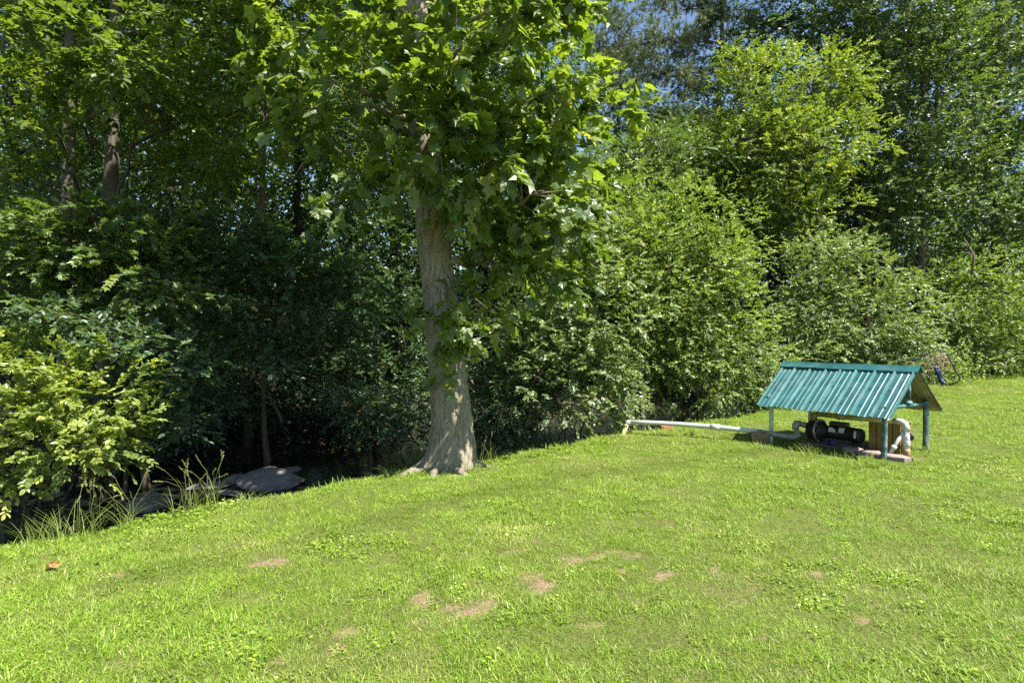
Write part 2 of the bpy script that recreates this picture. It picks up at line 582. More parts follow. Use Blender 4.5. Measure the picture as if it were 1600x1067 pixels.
def sprays(C, R, D, nsp, k, L, size, rg, up=.75, flat=.6, droop=.15, outw=.5, sizevar=.3):
    n = len(C) * nsp
    c = np.repeat(C, nsp, 0); r = np.repeat(R, nsp)[:, None]; d = np.repeat(D, nsp, 0)
    off = rand_dir(n, rg) * (rg.random((n, 1)) ** .45)
    off[:, 2] *= flat
    O = c + off * r
    A = nrm(off * .9 + d * outw + rg.normal(size=(n, 3)) * .35 + np.array([0, 0, .12]))
    ln = L * rg.uniform(.6, 1.25, (n, 1))
    tone0 = np.clip(rg.normal(.42, .17, n) + np.repeat(rg.normal(0, .09, len(C)), nsp), 0, 1)
    # leaves alternate along each twig
    u = np.linspace(.12, 1.0, k)[None, :, None] + rg.normal(0, .04, (n, k, 1))
    sgn = np.where(np.arange(k) % 2 == 0, 1.0, -1.0)[None, :, None]
    side = nrm(np.cross(A, np.array([0, 0, 1.0]) + rg.normal(0, .25, (n, 3))))
    P = O[:, None] + A[:, None] * ln[:, None] * u
    P[..., 2] -= (droop * ln * u[..., 0] ** 2)
    spread = rg.uniform(.6, 1.2, (n, k, 1))
    last = (np.arange(k) == k - 1)[None, :, None]
    AX = A[:, None] * (.75 + .6 * last) + side[:, None] * sgn * spread * (1 - .8 * last)
    AX = AX + np.array([0, 0, -droop]) + rg.normal(0, .22, (n, k, 3))
    NN = np.array([0, 0, up]) + d[:, None] * .3 + rg.normal(0, .36, (n, k, 3))
    S = size * rg.uniform(1 - sizevar, 1 + sizevar, (n, k))
    T = np.clip(tone0[:, None] + rg.normal(0, .1, (n, k)), 0, 1)
    return {'P': P.reshape(-1, 3), 'A': nrm(AX.reshape(-1, 3)), 'N': nrm(NN.reshape(-1, 3)), 'S': S.ravel(), 'T': T.ravel()}


def above_ground(L, m=.02):
    return take(L, L['P'][:, 2] > ground_z(L['P'][:, 0], L['P'][:, 1]) + m)


def curve(p0, p1, bow, n=7, rg=None, wob=.03):
    p0 = np.asarray(p0, float); p1 = np.asarray(p1, float)
    t = np.linspace(0, 1, n)[:, None]
    mid = (p0 + p1) / 2 + np.asarray(bow, float)
    P = (1 - t) ** 2 * p0 + 2 * t * (1 - t) * mid + t ** 2 * p1
    if rg is not None:
        P[1:-1] += rg.normal(0, wob * np.linalg.norm(p1 - p0), (n - 2, 3))
    return P


def farthest(C, n, rg):
    idx = [int(rg.integers(len(C)))]
    d = np.linalg.norm(C - C[idx[0]], axis=1)
    while len(idx) < min(n, len(C)):
        i = int(np.argmax(d)); idx.append(i)
        d = np.minimum(d, np.linalg.norm(C - C[i], axis=1))
    return idx


def grow_limbs(trunk, trad, C, n, rg, mat, root, r0=.35, twig=.012, sides=5, twigs=True, name='limb', rise=.55):
    """main limbs from the trunk line to far clumps; each limb carries the twigs of the clumps nearest to it and is one part"""
    ends = farthest(C, n, rg)
    lims = []
    for e in ends:
        E_ = C[e]
        hd = np.linalg.norm(trunk[:, :2] - E_[:2], axis=1)
        zs = E_[2] - rise * hd
        i = int(np.argmin(np.abs(trunk[:, 2] - zs)))
        i = min(max(i, int(len(trunk) * .18)), len(trunk) - 2)
        P = curve(trunk[i], E_, (0, 0, .12 * np.linalg.norm(E_ - trunk[i])), 8, rg, .025)
        lims.append((P, max(trad[i] * r0, twig * 1.3)))
    owner = np.array([np.argmin([np.min(np.linalg.norm(P - c, axis=1)) for P, _ in lims]) for c in C])
    for li, (P, r) in enumerate(lims):
        mb = MB()
        mb.tube(P, np.linspace(r, twig * .6, len(P)), sides, cap=False)
        if twigs:
            for c in C[owner == li]:
                j = int(np.argmin(np.linalg.norm(P - c, axis=1) + .25 * np.arange(len(P))[::-1] / len(P)))
                j = max(j - 1, 1)
                if np.linalg.norm(c - P[j]) < .05:
                    continue
                Q = curve(P[j], c, (0, 0, .08 * np.linalg.norm(c - P[j])), 4, rg, .05)
                mb.tube(Q, np.linspace(twig, twig * .3, 4), 4, cap=False)
        mb.build(name, mat, root)


def trunk_line(base, top, n, rg, wob=.012):
    base = np.asarray(base, float); top = np.asarray(top, float)
    t = np.linspace(0, 1, n)[:, None]
    P = base + (top - base) * t
    w = np.cumsum(rg.normal(0, wob, (n, 2)), 0) * np.linalg.norm(top - base) / n * 3
    w -= np.linspace(0, 1, n)[:, None] * w[-1]
    P[:, :2] += w
    return P


STAT = {}


def plant(name, label, cat, base, blobs, ncl, rc, nsp, k, L, size, tname, lmat, bmat, seed, trunk_top=None, r_base=.15, r_top=.03,
          limbs=7, group=None, up=.75, flat=.6, droop=.15, outw=.5, shell=.68, stems=0, pick=0, twig=.008, sink=.1, lump=.2, rise=.55, extra=None, sides=10, twigs=True, stem_r=.02):
    """a tree (trunk, limbs, crown) or a shrub (stems, foliage) as one thing; returns its root"""
    rg = np.random.default_rng(seed)
    bx, by = base
    z0 = gz(bx, by)
    root = empty(name, (bx, by, z0), label, cat, group)
    C, R, D = clumps(blobs, ncl, rc, rg, shell, lump)
    ok = C[:, 2] > ground_z(C[:, 0], C[:, 1]) - .1
    C, R, D = C[ok], R[ok], D[ok]
    Lf = above_ground(sprays(C, R, D, nsp, k, L, size, rg, up, flat, droop, outw))
    STAT[root.name] = len(Lf['P'])
    if trunk_top is not None:
        tp = trunk_line((bx, by, z0 - sink), trunk_top, 14, rg)
        h = np.linspace(0, 1, 14)
        tr = r_base + (r_top - r_base) * h ** .8
        tr = tr * (1 + .45 * np.exp(-h * (trunk_top[2] - z0) / .35))
        mb = MB(); mb.tube(tp, tr, sides)
        mb.build('trunk', bmat, root)
        grow_limbs(tp, tr, C, limbs, rg, bmat, root, twig=twig, rise=rise, twigs=twigs)
    for i in range(stems):
        e = C[int(rg.integers(len(C)))]
        b = np.array([bx + rg.normal(0, .18), by + rg.normal(0, .15), 0]); b[2] = gz(b[0], b[1]) - .08
        P = curve(b, e, (rg.normal(0, .1), rg.normal(0, .1), .3), 8, rg, .03)
        mb = MB(); mb.tube(P, np.linspace(stem_r, .005, 8), 5)
        own = C[rg.choice(len(C), min(14, len(C)), replace=False)]
        for c in own:
            j = int(np.argmin(np.linalg.norm(P - c, axis=1))); j = max(j - 1, 2)
            if np.linalg.norm(c - P[j]) < 1.2:
                mb.tube(curve(P[j], c, (0, 0, .05), 4, rg, .05), np.linspace(stem_r * .4, .003, 4), 4, cap=False)
        mb.build('stem', bmat, root)
    if pick:
        Lf = pick_leaves(Lf, pick, tname, lmat, root, rg)
    cr = link('crown' if trunk_top is not None else 'foliage', leaf_mesh('crown', Lf, tname), lmat)
    cr['kind'] = 'stuff'
    put_under(cr, root)
    return root


def pick_leaves(Lf, n, tname, lmat, root, rg):
    """the n leaves that show largest become objects of their own; the others are returned"""
    P = Lf['P']; d = np.maximum(P[:, 1], .1)
    px = 800 + F * P[:, 0] / d; py = 533.5 - F * (P[:, 2] - CAMZ) / d
    view = nrm(P - np.array([0, 0, CAMZ]))
    facing = np.abs((Lf['N'] * view).sum(1))
    inside = (px > 5) & (px < 1595) & (py > 5) & (py < 1060) & (P[:, 1] > 1)
    score = Lf['S'] / d * (.3 + facing) * inside
    # nearest leaf of each small cell first
    cell = (px // 16).astype(int) * 1000 + (py // 16).astype(int)
    order = np.lexsort((d, cell))
    first = np.ones(len(P), bool); co = cell[order]; first[1:] = co[1:] != co[:-1]
    front = np.zeros(len(P), bool); front[order[first]] = True
    score = score * np.where(front, 1.0, .25)
    idx = np.argsort(-score)[:n]
    V, T = tmpl(tname)
    meshes = []
    for j in range(8):
        W = V.copy(); W[:, 2] *= rg.uniform(.4, 1.8); W[:, 1] *= rg.uniform(.85, 1.12); W[:, 2] -= rg.uniform(0, .12) * W[:, 0] ** 2
        me = raw_mesh('leaf', W, T, 3, np.full(len(T), j / 8 + .1)); me.materials.append(MATS[lmat]); meshes.append(me)
    base = np.array(root.location)
    for i in idx:
        A = Lf['A'][i]; B = nrm(np.cross(Lf['N'][i], A)); W = np.cross(A, B); s = Lf['S'][i]
        me = meshes[min(7, max(0, int(Lf['T'][i] * 8)))]
        o = bpy.data.objects.new('leaf', me)
        p = P[i] - base
        M = Matrix(((A[0] * s, B[0] * s, W[0] * s, p[0]), (A[1] * s, B[1] * s, W[1] * s, p[1]), (A[2] * s, B[2] * s, W[2] * s, p[2]), (0, 0, 0, 1)))
        o.matrix_local = M
        COL.objects.link(o)
        o.parent = root
    keep = np.ones(len(P), bool); keep[idx] = False
    return take(Lf, keep)


def copy_plant(src, loc, rz, sc, label, group=None):
    o = src.copy(); COL.objects.link(o)
    o.location = (loc[0], loc[1], gz(loc[0], loc[1]) - .05); o.rotation_euler = (0, 0, rz); o.scale = (sc[0], sc[0], sc[1])
    o['label'] = label
    if group:
        o['group'] = group
    for ch in list(src.children):
        c = ch.copy(); COL.objects.link(c); c.parent = o
    return o


def pb(px, py, d, rpx, rpy, rd, w=1.0):
    """blob: centre from pixel and depth, half sizes in pixels at that depth"""
    p = at(px, py, d)
    return (p[0], p[1], p[2], rpx / F * d, rd, rpy / F * d, w)


# ================================================================== STRUCTURE: ground, creek
def axis(segs):
    out = []
    for a, b, h in segs:
        out.append(np.arange(a, b, h))
    return np.concatenate(out + [np.array([segs[-1][1]])])


gx = axis([(-400, -60, 40), (-60, -16, 2.0), (-16, -9, .4), (-9, 14, .09), (14, 24, .3), (24, 60, 2), (60, 400, 40)])
gy = axis([(-300, -20, 40), (-20, 1, 1.0), (1, 12, .09), (12, 22, .25), (22, 60, 1.5), (60, 600, 40)])
X, Y = np.meshgrid(gx, gy)
Z = ground_z(X, Y)
S_, T_ = st(X, Y)
nx, ny = len(gx), len(gy)
ii = (np.arange(ny - 1)[:, None] * nx + np.arange(nx - 1)[None]).ravel()
gm = raw_mesh('ground', np.stack([X, Y, Z], -1).reshape(-1, 3), np.stack([ii, ii + 1, ii + nx + 1, ii + nx], 1), 4, smooth=True)
a_ = gm.attributes.new('lawn', 'FLOAT', 'POINT')
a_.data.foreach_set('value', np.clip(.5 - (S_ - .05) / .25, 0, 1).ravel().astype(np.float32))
a_ = gm.attributes.new('bare', 'FLOAT', 'POINT')
a_.data.foreach_set('value', bare(X, Y).ravel().astype(np.float32))
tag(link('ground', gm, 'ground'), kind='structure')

# creek water: a sheet that follows the bed downstream
tt = np.arange(-30, 40, .5); ss = np.array([1.0, 2, 3, 4, 5, 6.2])
SS, TT = np.meshgrid(ss, tt)
WX = P0[0] + SS * N[0] + TT * U[0]; WY = P0[1] + SS * N[1] + TT * U[1]
WZ = zcreek(TT) - .74
ii = (np.arange(len(tt) - 1)[:, None] * len(ss) + np.arange(len(ss) - 1)[None]).ravel()
wm_ = raw_mesh('creek_water', np.stack([WX, WY, WZ], -1).reshape(-1, 3), np.stack([ii, ii + 1, ii + len(ss) + 1, ii + len(ss)], 1), 4, smooth=True)
tag(link('creek_water', wm_, 'creek_water'), kind='structure')


# ================================================================== big tulip tree on the bank
def big_tree():
    rg = np.random.default_rng(5)
    base = at(712, 728, 7.45)
    zb = gz(base[0], base[1])
    root = empty('tulip_tree', (base[0], base[1], zb), 'big tulip tree with thick pale trunk standing on the lawn edge above the creek', 'tree')
    # trunk line from the photograph: centre and half width at several heights
    rows = [(730, 708, 35), (690, 707, 32.5), (660, 706.5, 31), (600, 701, 29.5), (536, 694, 27.5), (450, 685, 26), (371, 676, 25), (200, 662, 23), (60, 650, 21), (-60, 645, 19)]
    d = 7.45
    zs = []; cs = []; rs = []
    for py, px, hw in rows:
        p = at(px, py, d); zs.append(p[2]); cs.append(p[:2]); rs.append(hw / F * d)
    zs = np.array(zs + [11.0, 15.0]); cs = np.array(cs + [cs[-1] + [-.15, .1], cs[-1] + [-.3, .25]]); rs = np.array(rs + [.10, .03])
    zz = np.concatenate([np.arange(zb - .5, 1.0, .035), np.arange(1.0, 6.5, .07), np.arange(6.5, 15.0, .5)])
    na = 64
    ang = np.linspace(0, 2 * np.pi, na, endpoint=False)
    V = []
    roots = [(math.radians(188), 1.25, .30), (math.radians(-70), .40, .28), (math.radians(-15), .26, .22), (math.radians(-38), .22, .12), (math.radians(-98), .3, .15), (math.radians(-150), .6, .22), (math.radians(60), .6, .4), (math.radians(125), .7, .4), (math.radians(-120), .5, .35)]
    for z in zz:
        c = np.array([np.interp(z, zs, cs[:, 0]), np.interp(z, zs, cs[:, 1])])
        r = np.interp(z, zs, rs)
        h = max(z - zb + .05, -.25)
        rr = np.full(na, r * (1 + .10 * math.exp(-max(h, 0) / .5)))
        for a0, amp, wd in roots:
            da = (ang - a0 + np.pi) % (2 * np.pi) - np.pi
            rr += r * amp * np.exp(-(da / wd) ** 2) * math.exp(-max(h, -.2) / .14)
        rr *= 1 + .03 * np.sin(3 * ang + z * .8) + .018 * np.sin(7 * ang - z * 1.7)
        gr = fbm(ang[None] * 7 / 2 + 20, np.full((1, na), z * 3.1), 41)[0] - .5
        rr += r * .09 * gr
        rr += r * .035 * (vnoise(ang * 9 + 5, np.full(na, z * 2.2), 43) - .5)
        V.append(np.stack([c[0] + rr * np.cos(ang), c[1] + rr * np.sin(ang), np.full(na, z)], 1))
    V = np.concatenate(V); m = len(zz)
    Fq = [(i * na + j, i * na + (j + 1) % na, (i + 1) * na + (j + 1) % na, (i + 1) * na + j) for i in range(m - 1) for j in range(na)]
    me = raw_mesh('trunk', V, np.array(Fq), 4, smooth=True)
    put_under(link('trunk', me, 'bark_tulip'), root)
    # surface roots running out from the foot of the trunk, half sunk in the soil
    rr_ = np.random.default_rng(17)
    for a0, ln_, r0 in ((190, 1.0, .085), (214, .75, .06), (165, .8, .06), (-75, .55, .05), (-112, .6, .05), (-20, .45, .04)):
        a0 = math.radians(a0); P = []
        for u in np.linspace(.0, 1, 8):
            q = .24 + u * ln_; aa = a0 + .25 * math.sin(u * 4 + a0) * u
            x_ = cs[0][0] + q * math.cos(aa); y_ = cs[0][1] + q * math.sin(aa)
            P.append((x_, y_, gz(x_, y_) + r0 * (.75 - 1.6 * u) + .02 * math.sin(u * 9 + a0)))
        mb = MB(); mb.tube(P, np.linspace(r0 * 1.3, r0 * .35, 8), 10); mb.build('root', 'bark_tulip', root)
    tl = np.array([[np.interp(z, zs, cs[:, 0]), np.interp(z, zs, cs[:, 1]), z] for z in np.linspace(zb, 14.5, 40)])
    trd = np.interp(tl[:, 2], zs, rs)
    low = [pb(480, 70, 6.6, 75, 60, .5), pb(560, 170, 6.4, 100, 85, .6), pb(650, 110, 6.3, 110, 95, .6), pb(760, 140, 6.5, 110, 100, .8),
           pb(860, 110, 7.0, 80, 95, .8), pb(560, 285, 6.7, 75, 42, .5), pb(650, 250, 6.5, 80, 60, .5), pb(745, 255, 6.6, 85, 65, .5),
           pb(830, 270, 7.0, 90, 80, .7, 1.5), pb(900, 190, 7.3, 60, 70, .6), pb(780, 390, 7.1, 65, 65, .5, 1.7), pb(855, 395, 7.5, 60, 65, .5, 1.8),
           pb(750, 465, 6.9, 45, 36, .25), pb(800, 460, 7.2, 55, 45, .3, 1.6), pb(430, 100, 6.8, 40, 50, .4), pb(945, 170, 7.3, 30, 35, .25),
           pb(650, 20, 6.2, 250, 60, .8), pb(850, 20, 6.8, 90, 50, .8), pb(480, 200, 6.9, 45, 30, .35)]
    C, R, D = clumps(low, 190, (.14, .36), rg, .66)
    L1 = sprays(C, R, D, 4, 9, .36, .118, rg, .6, .7, .36, .55, .6)
    sp = [pb(715, 500, 6.85, 40, 20, .2), pb(694, 590, 6.95, 18, 22, .1), pb(706, 540, 6.9, 20, 18, .12), pb(655, 492, 7.0, 20, 12, .1), pb(735, 520, 6.9, 25, 22, .15)]
    C2, R2, D2 = clumps(sp, 24, (.05, .12), rg, .6)
    L2 = sprays(C2, R2, D2, 3, 5, .13, .10, rg, .5, .8, .5, .4)
    x, y = tl[0][:2]
    hi = [(x - .9, y + .9, 8.8, 2.3, 2.0, 1.9), (x - .8, y + .9, 11.5, 2.0, 2.0, 2.2), (x - 2.2, y + .6, 7.6, 1.3, 1.5, 1.0), (x - .6, y + .6, 14.0, 1.2, 1.2, 1.3), (x + 1.0, y - .1, 8.3, 1.5, 1.1, 1.2, 1.5), (x + 2.4, y + .4, 8.9, 1.2, 1.0, 1.1, 1.3), (x + .2, y + .8, 7.2, 1.6, .9, .6, 1.5)]  # upper crown out of view; right-hand blobs added to shade the creek
    C3, R3, D3 = clumps(hi, 270, (.3, .55), rg, .7)
    L3 = sprays(C3, R3, D3, 5, 8, .5, .17, rg, .6, .7, .4, .45)
    CC = np.concatenate([C, C2]); 
    grow_limbs(tl, trd, C, 14, rg, 'bark_tulip', root, r0=.30, twig=.008, sides=6, rise=.25)
    grow_limbs(tl, trd, C2, 2, rg, 'bark_twig', root, r0=.05, twig=.004, sides=5, name='shoot', rise=.1)
    grow_limbs(tl, trd, C3, 12, rg, 'bark_tulip', root, r0=.35, twig=.01, sides=5, rise=.7)
    L12 = {k: np.concatenate([L1[k], L2[k]]) for k in L1}
    rest = pick_leaves(L12, 300, 'tulip', 'leaf_tulip', root, rg)
    cr = link('crown', leaf_mesh('crown', rest, 'tulip'), 'leaf_tulip'); cr['kind'] = 'stuff'; put_under(cr, root)
    cr = link('upper_crown', leaf_mesh('upper_crown', L3, 'maple'), 'leaf_tulip'); cr['kind'] = 'stuff'; put_under(cr, root)


big_tree()

# ================================================================== left side: near shrubs and the tall trees over the creek
def base_of(px, d):
    return ((px - 800) / F * d, d)


plant('bank_shrub', 'bright leafy shrub with oval leaves spilling over the creek bank at the left edge', 'shrub', base_of(40, 7.0),
      [pb(50, 640, 6.9, 110, 95, .7), pb(160, 620, 6.9, 72, 70, .5), pb(90, 690, 6.9, 110, 55, .5), pb(30, 560, 7.1, 70, 50, .5), pb(175, 690, 6.9, 48, 42, .4), pb(-10, 735, 6.7, 50, 35, .35)],
      150, (.16, .3), 5, 13, .22, .072, 'oval', 'leaf_shrub', 'bark_twig', 21, stems=7, pick=300, up=.8, droop=.15, outw=.6, lump=.3)
plant('dogwood_sapling', 'slender sapling reaching its lit leaf sprays over the creek above the bright bank shrub', 'sapling', base_of(190, 8.0),
      [pb(150, 525, 7.4, 110, 26, .5), pb(290, 575, 7.4, 55, 20, .35), pb(230, 555, 7.6, 90, 22, .5), pb(110, 500, 7.5, 80, 20, .5), pb(265, 650, 7.9, 60, 55, .4, .6)],
      55, (.14, .3), 5, 12, .25, .075, 'oval', 'leaf_maple', 'bark_twig', 22, trunk_top=tuple(at(215, 500, 7.6)), r_base=.035, r_top=.012, limbs=9, up=.9, flat=.35, twig=.005, rise=.2)
plant('maple_sapling', 'young maple with layered blue-green leaves between the two tall trunks and the creek', 'tree', base_of(230, 9.6),
      [pb(120, 400, 8.8, 130, 60, .8), pb(230, 430, 8.9, 110, 70, .8), pb(60, 380, 8.6, 80, 45, .8), pb(215, 350, 9.0, 70, 24, .6), pb(40, 470, 8.5, 90, 50, .7)],
      170, (.2, .4), 6, 11, .32, .085, 'maple', 'leaf_vine', 'bark_twig', 23, trunk_top=tuple(at(190, 300, 9.2)), r_base=.06, r_top=.015, limbs=9, up=1.0, flat=.3, droop=.2, twig=.006, rise=.2)
plant('shaded_maple', 'shaded maple with flat blue-green tiers over the dark creek left of the big trunk', 'tree', base_of(420, 11.2),
      [pb(380, 400, 10.0, 110, 45, .8), pb(470, 430, 10.2, 100, 35, .8), pb(330, 370, 9.8, 120, 28, .8), pb(520, 480, 10.4, 90, 30, .7), pb(450, 540, 10.4, 110, 28, .7), pb(330, 480, 10.2, 90, 40, .7)],
      150, (.2, .42), 6, 11, .34, .09, 'maple', 'leaf_maple', 'bark_twig', 24, trunk_top=tuple(at(400, 280, 11.0)), r_base=.06, r_top=.02, limbs=10, up=1.0, flat=.25, droop=.2, twig=.006, rise=.2)

plant('overhanging_tree', 'tall grey-trunked tree at far left with sunlit branches hanging into the top corner', 'tree', base_of(103, 10.6),
      [pb(60, 60, 8.6, 130, 70, 1.0), pb(180, 100, 8.4, 120, 55, 1.0), pb(30, 140, 8.4, 90, 60, .9), pb(150, 165, 8.8, 120, 36, .8), pb(15, 265, 9.2, 55, 50, .6),
       (-9.2, 11.2, 9.0, 2.6, 2.0, 1.6), (-9.0, 11.8, 11.8, 2.4, 2.2, 2.0)],
      300, (.25, .5), 6, 11, .36, .118, 'oval', 'leaf_canopy', 'bark_grey', 25, trunk_top=(-8.4, 10.8, 13.5), r_base=.165, r_top=.05, limbs=14, up=.9, flat=.4, droop=.25, twig=.008, rise=.35, sides=18, pick=200)
plant('straight_tree', 'tall straight tree with furrowed trunk just right of the grey trunk at far left', 'tree', base_of(171, 10.2),
      [pb(300, 60, 8.9, 120, 80, 1.0), pb(290, 160, 9.2, 90, 60, .9), pb(390, 150, 9.4, 90, 80, .9), pb(340, 250, 9.8, 90, 50, .8),
       (-6.4, 10.8, 9.0, 2.5, 2.0, 1.8), (-6.5, 11.4, 11.8, 2.4, 2.2, 2.2)],
      310, (.25, .5), 6, 11, .36, .10, 'oval', 'leaf_canopy', 'bark_grey', 26, trunk_top=(-7.1, 10.4, 14), r_base=.17, r_top=.05, limbs=14, up=.9, flat=.4, droop=.25, twig=.008, rise=.35, sides=18)
plant('slender_tree', 'slender brown-stemmed tree rising behind the creek between the straight trunk and the big tulip tree', 'tree', base_of(385, 12.0),
      [pb(400, 60, 11.5, 150, 110, 1.3), pb(470, 190, 11.8, 120, 80, 1.0), pb(330, 220, 11.6, 100, 70, 1.0), (-4.8, 12.0, 9.5, 2.6, 2.3, 2.2), (-4.4, 12.3, 12.3, 2.0, 2, 1.6)],
      300, (.28, .55), 6, 10, .4, .105, 'oval', 'leaf_canopy', 'bark_twig', 27, trunk_top=(-4.9, 12.2, 13), r_base=.09, r_top=.03, limbs=14, up=.85, flat=.45, droop=.25, twig=.008, rise=.4)

# dark thicket on the far bank, seen under the canopy
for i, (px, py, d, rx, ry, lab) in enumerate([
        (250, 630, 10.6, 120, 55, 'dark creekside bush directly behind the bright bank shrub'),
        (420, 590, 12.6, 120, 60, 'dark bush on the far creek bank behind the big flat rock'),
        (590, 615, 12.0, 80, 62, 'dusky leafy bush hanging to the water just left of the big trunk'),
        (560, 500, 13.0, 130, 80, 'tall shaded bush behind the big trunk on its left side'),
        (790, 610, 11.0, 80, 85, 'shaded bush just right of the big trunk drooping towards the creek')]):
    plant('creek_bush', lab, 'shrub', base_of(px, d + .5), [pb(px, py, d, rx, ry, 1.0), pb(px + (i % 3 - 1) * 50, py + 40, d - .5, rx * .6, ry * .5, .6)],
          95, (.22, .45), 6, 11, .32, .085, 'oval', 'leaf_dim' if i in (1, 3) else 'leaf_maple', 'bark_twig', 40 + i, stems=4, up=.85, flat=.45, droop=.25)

# ================================================================== right of the big tree: the bank bushes
plant('pale_bush', 'pale grey-green bush close behind the big trunk, its lit lower leaves hanging over the creek', 'shrub', base_of(900, 10.6),
      [pb(900, 470, 10.3, 90, 110, .9), pb(870, 590, 9.9, 75, 65, .6), pb(940, 590, 10.0, 55, 75, .6), pb(830, 520, 10.2, 60, 80, .7), pb(920, 380, 10.6, 60, 60, .8)],
      230, (.18, .36), 8, 11, .24, .07, 'diamond', 'leaf_pale_bush', 'bark_twig', 50, stems=7, up=.7, droop=.25)
plant('big_bush', 'largest sunlit rounded bush, behind the white pipe between the big tree and the green roof', 'shrub', base_of(1080, 12.2),
      [pb(1060, 450, 11.9, 130, 150, 1.3), pb(1115, 510, 11.7, 78, 135, 1.1), pb(1000, 480, 11.4, 80, 150, 1.0), pb(1060, 345, 12.2, 80, 55, 1.0), pb(960, 350, 12.0, 50, 45, .8), pb(1140, 400, 12.0, 42, 45, .8), pb(1075, 555, 11.9, 120, 45, .8)],
      600, (.2, .4), 9, 11, .24, .06, 'diamond', 'leaf_bush', 'bark_twig', 51, stems=9, up=.65, droop=.15, shell=.78, stem_r=.03, lump=.34)
plant('middle_bush', 'wide sunlit bush rising directly behind the green pump shelter roof', 'shrub', base_of(1310, 14.6),
      [pb(1310, 470, 14.2, 105, 100, 1.3), pb(1272, 500, 13.9, 48, 75, .9), pb(1378, 500, 14.6, 62, 70, 1.0), pb(1295, 400, 14.6, 55, 40, .8), pb(1230, 560, 13.4, 60, 50, .8), pb(1380, 550, 14.2, 80, 35, .8)],
      450, (.22, .44), 8, 11, .26, .072, 'diamond', 'leaf_pale_bush', 'bark_twig', 52, stems=7, up=.65, shell=.78, lump=.34)
plant('corner_bush', 'sunlit bush at the right edge beyond the rusty tube frame', 'shrub', base_of(1540, 19.0),
      [pb(1540, 500, 18.5, 100, 70, 1.5), pb(1520, 425, 19, 50, 40, 1.0), pb(1620, 500, 18.5, 70, 60, 1.2), pb(1478, 515, 18.2, 42, 42, 1.0), pb(1540, 550, 17.8, 110, 30, .8)],
      340, (.28, .5), 8, 11, .3, .08, 'diamond', 'leaf_bush', 'bark_twig', 53, stems=6, up=.65, shell=.78, lump=.34)
plant('low_bush', 'low light-green bush between the big rounded bush and the pump shelter posts', 'shrub', base_of(1190, 12.6),
      [pb(1190, 590, 12.2, 55, 55, .6), pb(1230, 615, 12.6, 60, 28, .6)], 90, (.2, .36), 7, 11, .24, .06, 'diamond', 'leaf_pale_bush', 'bark_twig', 54, stems=3)

# trees behind the bushes on the right
plant('bright_tree', 'bright yellow-green young tree standing tall behind the bushes in the middle right', 'tree', base_of(1190, 18.5),
      [pb(1190, 150, 17.6, 75, 80, 1.4), pb(1220, 250, 17.4, 120, 75, 1.6), pb(1150, 240, 17.6, 70, 60, 1.2), pb(1300, 130, 18.2, 50, 50, 1.0), pb(1310, 220, 18, 65, 50, 1.2), pb(1200, 330, 17.8, 110, 50, 1.3), pb(1130, 310, 17.8, 60, 40, 1.0)],
      620, (.3, .55), 8, 12, .34, .09, 'diamond', 'leaf_bright', 'bark_grey', 60, trunk_top=tuple(at(1195, 70, 18.2)), r_base=.13, r_top=.03, limbs=12, up=.6, flat=.6, droop=.1, twig=.008, rise=.9)
plant('small_maple', 'mid-green tree half hidden behind the big rounded bush and under the pine boughs', 'tree', base_of(1000, 16.5),
      [pb(990, 270, 16, 85, 55, 1.3), pb(1060, 240, 16.5, 70, 45, 1.2), pb(930, 300, 15.5, 60, 50, 1.1)],
      170, (.3, .55), 8, 10, .34, .09, 'diamond', 'leaf_oak', 'bark_grey', 61, trunk_top=tuple(at(1000, 215, 16.5)), r_base=.09, r_top=.03, limbs=8, up=.65, twig=.008, rise=.8)


def tall_tree(px, d, lab, seed, lmat, blobs, ncl=420, size=.115, top=16.0, rb=.24, name='oak_tree'):
    x, y = base_of(px, d)
    return plant(name, lab, 'tree', (x, y), blobs, int(ncl * .72), (.45, .85), 11, 10, .42, size, 'diamond', lmat, 'bark_dark' if name == 'woodland_tree' else 'bark_grey', seed,
                 trunk_top=(x + .2, y + .2, top), r_base=rb, r_top=.05, limbs=11, up=.65, flat=.6, droop=.15, twig=.012, rise=.5)


oak_a = tall_tree(1440, 21, 'tall sunlit oak rising over the middle bush, right of the bright young tree', 70, 'leaf_oak',
                  [pb(1440, 130, 19.6, 95, 110, 1.7), pb(1470, 260, 19.8, 90, 80, 1.6), pb(1400, 330, 19.6, 65, 60, 1.3), pb(1430, 20, 20, 110, 90, 1.9), pb(1440, -140, 20.5, 120, 110, 2.2)], 520)
oak_b = tall_tree(1560, 22, 'dark tall oak filling the upper right corner', 71, 'leaf_oak',
                  [pb(1570, 150, 20.8, 80, 110, 1.7), pb(1560, 300, 21, 90, 80, 1.6), pb(1600, 40, 21, 90, 100, 1.9), pb(1560, 400, 21.2, 80, 50, 1.3), pb(1650, 250, 21, 80, 150, 1.9), pb(1580, -140, 21.5, 120, 110, 2.2)], 520)
oak_c = tall_tree(1340, 23, 'tall tree with a dark trunk showing above the bright young tree', 72, 'leaf_oak',
                  [pb(1250, 40, 22.5, 95, 70, 1.8), pb(1340, 20, 22.8, 70, 60, 1.8), pb(1370, 120, 22.4, 45, 60, 1.4), pb(1390, 270, 23, 70, 60, 1.5), pb(1300, -120, 23, 140, 110, 2.3), pb(1330, 380, 23, 80, 60, 1.4)], 400)


